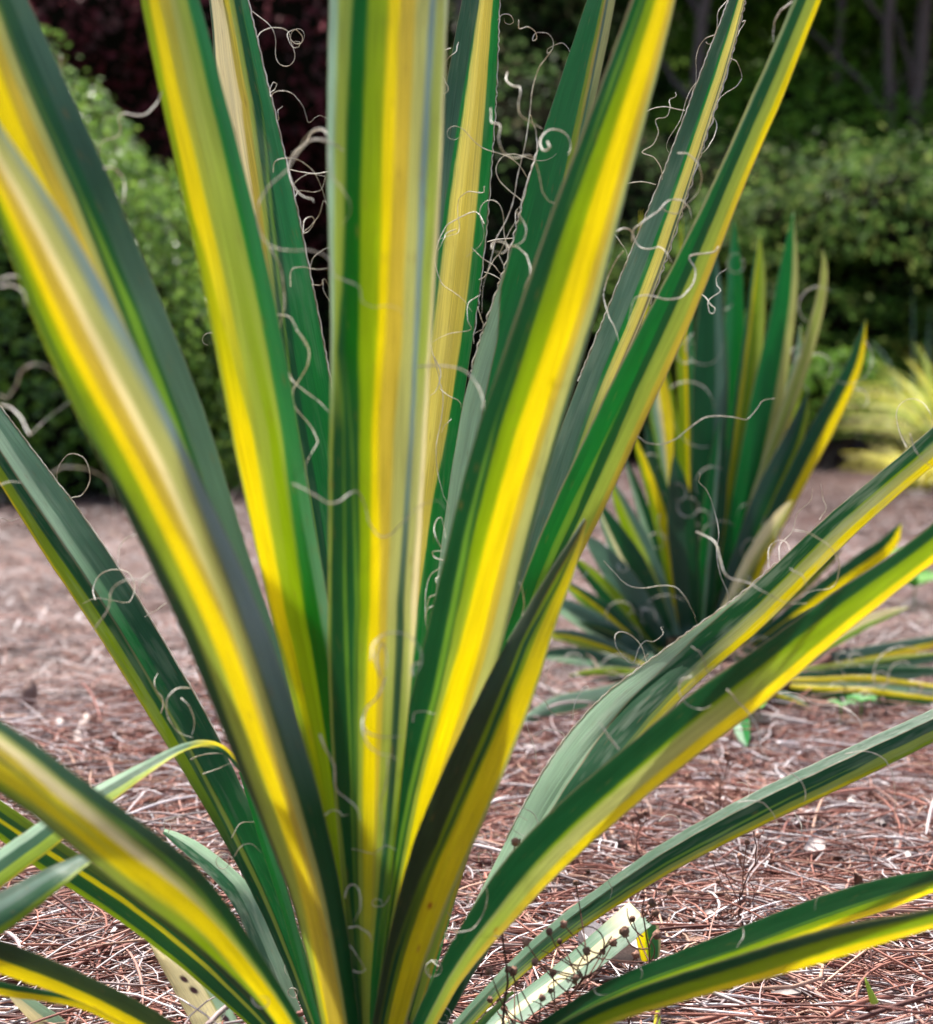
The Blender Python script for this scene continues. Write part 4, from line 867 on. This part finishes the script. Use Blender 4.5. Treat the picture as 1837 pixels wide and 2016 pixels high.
def shrub(name, label, cat, parts, n, size, pal, seed, core=True, depth=.25, fmat=None, group=None, stems=5, lump=.16, coresc=.80, stem_h=None):
    r = np.random.RandomState(seed); T_ = thing(name, label, cat, group)
    pal = np.array(pal); Vs, Fs, Cs = [], [], []; k0 = 0
    tot = sum(p[1][0] * p[1][2] for p in parts)
    for q, (c, rd) in enumerate(parts):
        m = int(n * rd[0] * rd[2] / tot)
        P, nm = blob(c, rd, r, m, seed=seed + q, depth=depth, lump=lump)
        ok = P[:, 2] > .02; P, nm = P[ok], nm[ok]
        # clumps: drop leaves in some pockets
        pk = vnoise(P[:, 0] * 6 + 60, P[:, 2] * 6 + P[:, 1] * 3 + 60, seed + 9); ok = pk + r.rand(len(P)) * .5 > -.12; P, nm = P[ok], nm[ok]
        ci = pal[r.choice(len(pal), len(P))] * (.7 + .6 * r.rand(len(P)))[:, None]
        V, f, cc = leaf_cloud(P, nm, size, ci, r)
        Vs.append(V); Fs.append(f + k0); Cs.append(cc); k0 += len(V)
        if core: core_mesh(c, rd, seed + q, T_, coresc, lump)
    mesh_from('foliage', np.vstack(Vs), np.vstack(Fs), 3, fmat or M_FOL, T_, cols=np.vstack(Cs), smooth_sh=False, kind='stuff')
    for q in range(stems):
        c, rd = parts[q % len(parts)]
        x0 = c[0] + r.uniform(-.5, .5) * rd[0] * .6; y0 = c[1] + r.uniform(-.4, .4) * rd[1]
        x1 = c[0] + r.uniform(-.7, .7) * rd[0]; zt = c[2] + rd[2] * .5 if stem_h is None else stem_h
        s = np.linspace(0, 1, 9)[:, None]
        pts = np.array([x0, y0, -.05]) * (1 - s) + np.array([x1, y0, zt]) * s + r.randn(9, 3) * [.04, .04, 0]
        so_ = Soup(); so_.tube(pts, np.linspace(.035, .015, 9) * (1.0 if stem_h is None else 1.6), 8, c=(.09, .065, .05)); so_.build('stem', M_BARK, T_)
    return T_

def at(px, py, d): return unp(px, py, d)
GREENS = [(.075, .19, .012), (.10, .24, .015), (.05, .13, .010), (.14, .28, .02), (.08, .17, .02)]
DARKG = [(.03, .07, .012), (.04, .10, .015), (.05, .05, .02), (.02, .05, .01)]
OLIVE = [(.040, .105, .010), (.055, .13, .012), (.022, .06, .008), (.10, .15, .02)]
WINE = [(.10, .016, .022), (.15, .03, .04), (.06, .012, .015), (.09, .04, .04)]

shrub('boxwood_shrub', 'dense rounded small-leaved green shrub filling the left background', 'shrub',
      [((-2.75, 8.5, .55), (1.75, 1.35, 1.55)), ((-2.1, 8.2, .35), (1.0, 1.0, 1.15))], 60000, .045, GREENS, 501, depth=.2, coresc=.84, lump=.12)
shrub('wine_red_shrub', 'tall wine-red shrub behind the green one, at the top left', 'shrub',
      [((-2.3, 12.5, 2.7), (2.0, 1.1, 1.6))], 22000, .075, WINE, 511, fmat=M_FOL2, coresc=.85)
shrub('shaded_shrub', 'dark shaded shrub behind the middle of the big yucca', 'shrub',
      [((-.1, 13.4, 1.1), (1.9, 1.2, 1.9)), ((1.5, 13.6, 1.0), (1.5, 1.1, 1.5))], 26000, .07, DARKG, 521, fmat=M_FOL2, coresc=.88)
shrub('olive_shrub', 'olive green shrub with bare lower stems behind the small yucca', 'shrub',
      [((2.7, 12.0, 1.5), (1.1, 1.1, .62)), ((1.6, 12.2, 1.25), (.75, .8, .45)), ((3.8, 12.1, 1.35), (1.0, 1.0, .75)), ((2.2, 11.8, .85), (.9, .8, .4)), ((3.3, 11.7, .8), (.9, .8, .45))], 34000, .055, OLIVE, 531, fmat=M_FOL2, core=True, coresc=.62, lump=.34, stems=12, stem_h=1.2)
shrub('laurel_shrub', 'bright green shrub seen between trunks at the upper right', 'shrub',
      [((3.0, 15.2, 2.5), (1.5, 1.0, .8)), ((1.9, 15.4, 2.0), (.8, .7, .6))], 12000, .08, GREENS, 541, fmat=M_FOL2, coresc=.7)
shrub('low_lime_plant', 'low lime green plant beside the yellow grass clump', 'plant',
      [((2.34, 10.9, .50), (.36, .25, .26))], 2600, .05, [(.22, .46, .03), (.32, .56, .05), (.16, .36, .03)], 551, stems=2, coresc=.6)

# trees with trunks at the upper right, canopy above
def tree(label, x, y, h, rad, lean, seed, crown, pal, n=9000, crownsz=.09):
    r = np.random.RandomState(seed); T_ = thing('tree', label, 'tree', 'trees at the back of the bed')
    s = np.linspace(0, 1, 14)[:, None]
    pts = np.array([x, y, -.1]) * (1 - s) + np.array([x + lean, y, h]) * s; pts[1:] += np.cumsum(r.randn(13, 3) * [.03, .03, 0], 0)
    so_ = Soup(); so_.tube(pts, np.linspace(rad, rad * .6, 14), 12, c=(.13, .105, .09)); so_.build('trunk', M_BARK, T_)
    for q in range(4):
        a = r.uniform(.5, .9); p0 = pts[int(a * 13)]; e = p0 + np.array([r.uniform(-.9, .9), r.uniform(-.3, .3), r.uniform(.2, .8)])
        ss = np.linspace(0, 1, 7)[:, None]; bp_ = p0 * (1 - ss) + e * ss + r.randn(7, 3) * .02
        so_ = Soup(); so_.tube(bp_, np.linspace(rad * .4, rad * .15, 7), 8, c=(.11, .09, .08)); so_.build('branch', M_BARK, T_)
    c, rd = crown
    P, nm = blob(c, rd, r, n, lump=.3, depth=.6, seed=seed); pk = vnoise(P[:, 0] * 3 + 60, P[:, 2] * 3 + 60, seed + 9); P, nm = P[pk > -.12], nm[pk > -.12]
    ci = np.array(pal)[r.choice(len(pal), len(P))] * (.7 + .6 * r.rand(len(P)))[:, None]
    V, f, cc = leaf_cloud(P, nm, crownsz, ci, r)
    mesh_from('crown', V, f, 3, M_FOL2, T_, cols=cc, smooth_sh=False, kind='stuff')
X = lambda px, d: (px - PX0) / F * d
tree('slender grey trunk leaning left, leftmost tree at the upper right', X(1690, 15), 15, 4.4, .05, -.35, 61, ((X(1500, 15.6), 15.6, 4.2), (1.4, .9, .9)), GREENS)
tree('straight grey trunk second from the left at the upper right', X(1730, 14.7), 14.7, 4.6, .06, .05, 62, ((X(1750, 15.4), 15.4, 4.3), (1.3, .9, .9)), GREENS)
tree('thick grey trunk near the right edge of the picture', X(1775, 14.6), 14.6, 4.8, .085, .12, 63, ((X(1850, 15.5), 15.5, 4.2), (1.2, .9, .9)), OLIVE)
tree('pale forked trunk rising behind the dark shrub in the middle', X(1000, 14.9), 14.9, 3.9, .07, -.35, 64, ((X(1050, 15.6), 15.6, 4.6), (1.6, .9, 1.0)), DARKG)
tree('dark reddish trunk just right of the tall yucca leaves', X(1330, 14.5), 14.5, 4.2, .07, .25, 65, ((X(1300, 15.4), 15.4, 4.6), (1.5, .9, 1.0)), DARKG)
# horizontal limb of the right-hand trees
# far woods closing the view
r = np.random.RandomState(9)
T_ = bpy.data.objects.new('far_woods', None); COL.objects.link(T_); T_['kind'] = 'stuff'; T_['label'] = 'dark woodland closing the view behind all the shrubs'; T_['category'] = 'woods'
nW = 60000
Pw = np.stack([r.uniform(-13, 13, nW), 18 + r.rand(nW) * 1.6, r.rand(nW) * 8.5], -1)
Pw[:, 1] -= vnoise(Pw[:, 0] * .9 + 30, Pw[:, 2] * .9 + 30, 4) * 2.0
ci = np.array(DARKG + [(.03, .07, .015), (.05, .02, .015)])[r.choice(6, nW)] * (.7 + .6 * r.rand(nW))[:, None]
V, f, cc = leaf_cloud(Pw, np.tile([0, -1, .4], (nW, 1)), .15, ci, r)
mesh_from('foliage', V, f, 3, M_FOL2, T_, cols=cc, smooth_sh=False, kind='stuff')
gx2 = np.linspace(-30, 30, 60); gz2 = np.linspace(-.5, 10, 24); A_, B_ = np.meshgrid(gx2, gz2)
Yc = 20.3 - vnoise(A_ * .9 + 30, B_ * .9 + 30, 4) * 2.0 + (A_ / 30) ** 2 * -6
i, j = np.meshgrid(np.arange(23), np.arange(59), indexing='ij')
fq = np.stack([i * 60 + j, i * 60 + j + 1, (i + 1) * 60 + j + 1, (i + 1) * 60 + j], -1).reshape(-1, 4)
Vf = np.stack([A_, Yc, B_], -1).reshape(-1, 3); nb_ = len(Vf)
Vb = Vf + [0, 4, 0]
mesh_from('stems_and_shade', np.vstack([Vf, Vb]), np.vstack([fq, fq[:, ::-1] + nb_]), 4, M_CORE, T_, kind='stuff')  # dark wall behind the leaves, woodland shade put into its colour

# ------------------------------------------------------------------ yellow grass clump
def grass_clump(label, c, n, h, spread, cols, seed, name='grass_clump', wd=.006):
    r = np.random.RandomState(seed); T_ = thing(name, label, 'grass'); so_ = Soup()
    for q in range(n):
        a = r.rand() * 6.28; L_ = h * r.uniform(.6, 1.25); out_ = spread * r.rand() ** .6
        s = np.linspace(0, 1, 7); rr = .06 * r.rand() + out_ * s ** 1.5; z = L_ * (s - .55 * s ** 2.4 * (out_ / spread))
        pts = np.stack([c[0] + np.cos(a) * rr, c[1] + np.sin(a) * rr, z], -1)
        side = np.array([-math.sin(a), math.cos(a), .2]); w_ = wd * np.interp(s, [0, .3, 1], [.7, 1, .05])
        V = np.stack([pts - side * w_[:, None], pts + [0, 0, -.001], pts + side * w_[:, None]], 1).reshape(-1, 3)
        i = np.arange(6)[:, None] * 3; f = np.concatenate([i + [0, 1, 4, 3], i + [1, 2, 5, 4]], 1).reshape(-1, 4)
        so_.add(V, f, np.array(cols[r.randint(len(cols))]) * r.uniform(.8, 1.2))
    so_.build('blades', M_GRASS, T_, kind='stuff'); return T_
YG = [(.66, .60, .04), (.75, .66, .06), (.46, .52, .05), (.80, .74, .25)]
grass_clump('mound of yellow-green striped grass at the right edge', (2.62, 9.3), 420, .80, .72, YG + [(.18,.30,.04),(.30,.40,.05)], 71, wd=.011)
grass_clump('loose low tuft of yellow grass in front of the mound', (2.15, 8.3), 160, .30, .36, YG, 72, wd=.006)
T_ = grass_clump('grey-green arching leaves of a plant at the right edge behind the yellow grass', (2.75, 10.6), 16, .95, .6, [(.06, .13, .09), (.08, .16, .11)], 73, 'strappy_plant', .018)
T_['category'] = 'plant'

# ------------------------------------------------------------------ dried weeds with seed heads
def sphere_arrays(c, rad, r):
    nu_, nv_ = 10, 7
    th = np.linspace(0, 2 * math.pi, nu_, endpoint=False); ph = np.linspace(0.12, math.pi - .05, nv_)
    TH, PH = np.meshgrid(th, ph); rr = rad * (1 + .16 * np.cos(TH * 5)) * np.where(PH < .3, .55, 1.0)
    V = np.stack([np.cos(TH) * np.sin(PH) * rr, np.sin(TH) * np.sin(PH) * rr, np.cos(PH) * rr * 1.05], -1).reshape(-1, 3)
    V = V + r.randn(*V.shape) * rad * .15
    ax = r.randn(3); ax /= np.linalg.norm(ax); K = np.array([[0, -ax[2], ax[1]], [ax[2], 0, -ax[0]], [-ax[1], ax[0], 0]]); a = r.rand() * 1.2
    Rm = np.eye(3) + math.sin(a) * K + (1 - math.cos(a)) * K @ K
    i, j = np.meshgrid(np.arange(nv_ - 1), np.arange(nu_), indexing='ij'); j2 = (j + 1) % nu_
    f = np.stack([i * nu_ + j, i * nu_ + j2, (i + 1) * nu_ + j2, (i + 1) * nu_ + j], -1).reshape(-1, 4)
    return V @ Rm.T + c, f
def weed(label, region, basep, top, seeds, d, seed, rad=.0027):
    r = np.random.RandomState(seed); ox, oy = REG[region]; cv = lambda p: (p[0] * .3529 + ox, p[1] * .3529 + oy)
    T_ = thing('dried_weed', label, 'weed', None)
    b0 = unp(*cv(basep), d); b0[2] = max(b0[2], -.01) if b0[2] < .03 else b0[2]
    g0 = np.array([b0[0], b0[1], -.01]); t0 = unp(*cv(top), d)
    k = 14; s = np.linspace(0, 1, k)[:, None]
    main = (g0 * (1 - s) + t0 * s) + np.sin(s * 9 + seed) * [.004, .004, 0] + r.randn(k, 3) * .001
    so_ = Soup(); so_.tube(main, np.linspace(.0010, .0005, k), 6, c=(.10, .045, .035)); so_.build('stem', M_DRY, T_)
    for p in seeds:
        e = unp(*cv(p), d + r.uniform(-.05, .05))
        j = np.argmin(np.linalg.norm(main[1:-1] - (e - [0, 0, .02]), axis=1) + r.rand(k - 2) * .02) + 1; a0 = main[j]
        ss = np.linspace(0, 1, 7)[:, None]; mid = (a0 + e) / 2 + r.randn(3) * .006 - [0, 0, .006]
        br = a0 * (1 - ss) ** 2 + mid * 2 * ss * (1 - ss) + e * ss ** 2
        so_ = Soup(); so_.tube(br, np.linspace(.0006, .0004, 7), 5, c=(.16, .075, .055)); so_.build('twig', M_DRY, T_)
        V, f = sphere_arrays(e, rad * r.uniform(.75, 1.2), r); so_ = Soup(); so_.add(V, f, np.array([.22, .12, .09]) * r.uniform(.6, 1.5)); so_.build('seed_head', M_DRY, T_)
        if r.rand() < .25:
            for _ in range(1):
                e2 = e + r.randn(3) * .009; V, f = sphere_arrays(e2, rad * .7, r); so_ = Soup(); so_.add(V, f, (.09, .045, .035)); so_.build('seed_head', M_DRY, T_)
    for q in range(int(len(seeds) * 1.6)):
        j = r.randint(1, k - 1); a0 = main[j]; m = 9; sc = r.uniform(.012, .035); th = r.rand() * 6.28; cu = r.uniform(-3, 3)
        ss = np.linspace(0, 1, m); an = th + cu * ss
        br = a0 + np.stack([np.cumsum(np.cos(an)) * sc / m, r.randn() * .01 * ss, np.abs(np.cumsum(np.sin(an))) * sc / m], -1)
        so_ = Soup(); so_.tube(br, np.linspace(.0006, .0003, m), 5, c=(.14, .065, .05)); so_.build('twig', M_DRY, T_)
    return T_
weed('dead brown weed with round seed heads, the one standing highest behind the thin right-hand leaf', 'I', (620,860), (690,435),
     [(470,560),(410,640),(430,690),(520,720),(600,545),(630,650),(750,630),(780,655),(480,700),(625,690),(550,705),(690,440)], 1.75, 81)
weed('dead weed beside the lower edge of the widest right-hand leaf', 'I', (240,960), (170,740), [(30,1020),(210,770),(160,790),(100,790),(240,760)], 1.62, 82)
weed('dead weed between the two lower right leaves', 'I', (740,1270), (850,860), [(860,885),(640,1140),(670,1080),(940,990),(690,1230),(800,920),(600,1000),(760,1000)], 1.45, 83)
weed('small dead weed beside the folded cream leaf end', 'I', (160,1600), (270,1230), [(270,1260),(370,1200),(160,1350),(120,1420),(300,1440),(180,1550),(290,1315)], 1.17, 84)
weed('bushy dark dead weed at the foot of the big yucca', 'H', (1130,1990), (1790,1450),
     [(1580,1150),(1300,1480),(1430,1420),(1510,1380),(1490,1475),(1640,1530),(1730,1530),(1790,1480),(1350,1590),(1450,1650),(1580,1680),(1230,1640),
      (1440,1750),(1390,1790),(1150,1800),(1100,1800),(1200,1630),(1100,1640),(1240,1700),(1180,1850)], 1.12, 85, .0023)
weed('single seed head on a wiry stem in front of the long pale leaf', 'H', (1100,1300), (1240,915), [(1240,920)], 1.10, 86)

# ------------------------------------------------------------------ sticks, stubs, dry leaf, seedlings
def stick(label, name, cat, p0, p1, rad, col, seed, group=None, lift=.012):
    r = np.random.RandomState(seed); a = ground_hit(*p0); b_ = ground_hit(*p1); k = 9; s = np.linspace(0, 1, k)[:, None]
    P = a * (1 - s) + b_ * s + r.randn(k, 3) * rad * .6; P[:, 2] += gh(P[:, 0], P[:, 1]) + lift
    so_ = Soup(); so_.tube(P, rad * np.linspace(1, .6, k), 8, c=col); o = so_.build(name, M_DRY, None); o['label'] = label; o['category'] = cat
    if group: o['group'] = group
    return o
stick('grey forked-looking stick lying on the straw at the left', 'stick', 'stick', (95,1430), (150,1510), .008, (.42, .36, .34), 1)
stick('short grey stick right of the longer one on the left', 'stick', 'stick', (190,1450), (148,1500), .006, (.36, .30, .28), 2)
stick('pale stick pointing at the right edge below the thin striped leaf', 'stick', 'stick', (1672,1590), (1745,1640), .004, (.55, .50, .48), 3)
stick('pale stick nearest the right edge, upper of the two', 'stick', 'stick', (1760,1660), (1800,1710), .004, (.55, .50, .48), 4)
stick('long grey stick in the lower right corner', 'stick', 'stick', (1690,2005), (1810,1935), .004, (.42, .36, .33), 5)
stick('straight grey stick lying in front of the dead weed in the straw', 'stick', 'stick', (1425,1750), (1520,1785), .003, (.55, .50, .50), 6)
stick('dark brown dead branch lying at the foot of the small yucca', 'stick', 'stick', (1480,1420), (1660,1325), .010, (.13, .06, .05), 7, lift=.03)
def stub(label, px, py, hgt, rad, col, seed):
    r = np.random.RandomState(seed); g = ground_hit(px, py); k = 8; s = np.linspace(0, 1, k)[:, None]
    P = g + s * [.01, 0, hgt]; P = P + r.randn(k, 3) * .0015; rr = rad * np.array([1.1, 1, .95, .97, .92, .96, .85, .3])
    so_ = Soup(); v, f = tube_arrays(P, rr, 12); v = v + r.randn(*v.shape) * rad * .06; so_.add(v, f, col); o = so_.build('twig_stub', M_DRY); o['label'] = label; o['category'] = 'stub'
stub('short red-brown stub standing in the straw left of the yucca', 205, 1515, .04, .010, (.16, .05, .04), 3)
stub('dark blurred stump of a stem near the left edge', 48, 1425, .06, .011, (.20, .13, .11), 4)
# pale crumpled dry leaf
r = np.random.RandomState(5); g = ground_hit(1215, 1925)
u, v = np.meshgrid(np.linspace(-1, 1, 14), np.linspace(-1, 1, 18)); mask = (1 - np.abs(v) ** 2.2)
Pd = np.stack([u * mask * .022, v * .036, .02 + .012 * u ** 2 + .006 * np.sin(v * 5 + u * 3) + r.randn(*u.shape) * .0007], -1).reshape(-1, 3)
ca, sa = math.cos(.9), math.sin(.9); Pd = Pd @ np.array([[ca, sa, 0], [-sa, ca, 0], [0, 0, 1]]) + g
i, j = np.meshgrid(np.arange(17), np.arange(13), indexing='ij'); fq = np.stack([i * 14 + j, i * 14 + j + 1, (i + 1) * 14 + j + 1, (i + 1) * 14 + j], -1).reshape(-1, 4)
o = mesh_from('dry_leaf', np.vstack([Pd, Pd - [0, 0, .0006]]), np.vstack([fq, fq[:, ::-1] + len(Pd)]), 4, M_DRY, cols=np.tile([.58, .54, .54], (2 * len(Pd), 1)))
o['label'] = 'pale grey curled dry leaf on the straw beside the folded yucca leaf'; o['category'] = 'leaf'
def seedling(label, px, py, n, sz, seed, col=(.06, .26, .05), lift=.03):
    r = np.random.RandomState(seed); T_ = thing('seedling', label, 'seedling'); g = ground_hit(px, py)
    st = Soup(); s = np.linspace(0, 1, 6)[:, None]; tp = g + [0, 0, lift]; st.tube(g * (1 - s) + tp * s, .0012, 6, c=(.12, .25, .06)); st.build('stem', M_DRY, T_)
    for q in range(n):
        a = 6.28 * q / n + r.rand() * .8; m = 8; uu, vv = np.meshgrid(np.linspace(-1, 1, 5), np.linspace(0, 1, m))
        wd = np.sin(np.clip(vv, .03, .98) * math.pi) ** .7 * .42
        loc = np.stack([uu * wd * sz, vv * sz, .25 * sz * np.sin(vv * 2.2) + .12 * sz * np.abs(uu)], -1).reshape(-1, 3)
        R_ = np.array([[math.cos(a), math.sin(a), 0], [-math.sin(a), math.cos(a), 0], [0, 0, 1]]); P = loc @ R_ + tp
        i, j = np.meshgrid(np.arange(m - 1), np.arange(4), indexing='ij'); f = np.stack([i * 5 + j, i * 5 + j + 1, (i + 1) * 5 + j + 1, (i + 1) * 5 + j], -1).reshape(-1, 4)
        mesh_from('leaf', P, f, 4, M_GRASS, T_, cols=np.tile(np.array(col) * r.uniform(.8, 1.2), (len(P), 1)))
seedling('broad-leaved green seedling at the bottom right, larger of the two there', 1725, 2190, 4, .026, 1, (.03,.15,.04), .012)
seedling('green seedling at the bottom edge, left of the larger one', 1425, 2190, 4, .022, 2, (.03,.15,.04), .012)
seedling('small round-leaved seedling on the straw under the small yucca, right one', 1695, 1425, 4, .022, 3)
seedling('small seedling on the straw under the small yucca, left one', 1655, 1435, 3, .02, 4)
seedling('bright seedling just below the edge of the widest right-hand leaf', 1480, 1440, 4, .025, 5, (.10, .36, .03))
seedling('loose green weed above the widest right-hand leaf at the right edge', 1800, 1215, 6, .09, 6, (.10, .30, .05), .06)
seedling('second loose green weed beside the small yucca, further left', 1745, 1130, 4, .06, 7, (.10, .30, .05), .04)
# green and straw-coloured grass blade at the lower right
so_ = Soup(); P, _ = catmull(np.array([(1722,1975),(1712,1950),(1703,1925)]), 10); so_.tube(unp(P[:, 0], P[:, 1], np.full(10, 1.2)), np.linspace(.003, .0006, 10), 6, c=(.30, .42, .06))
o = so_.build('grass_shoot', M_GRASS); o['label'] = 'single yellow-green grass shoot poking up at the bottom right'; o['category'] = 'grass'
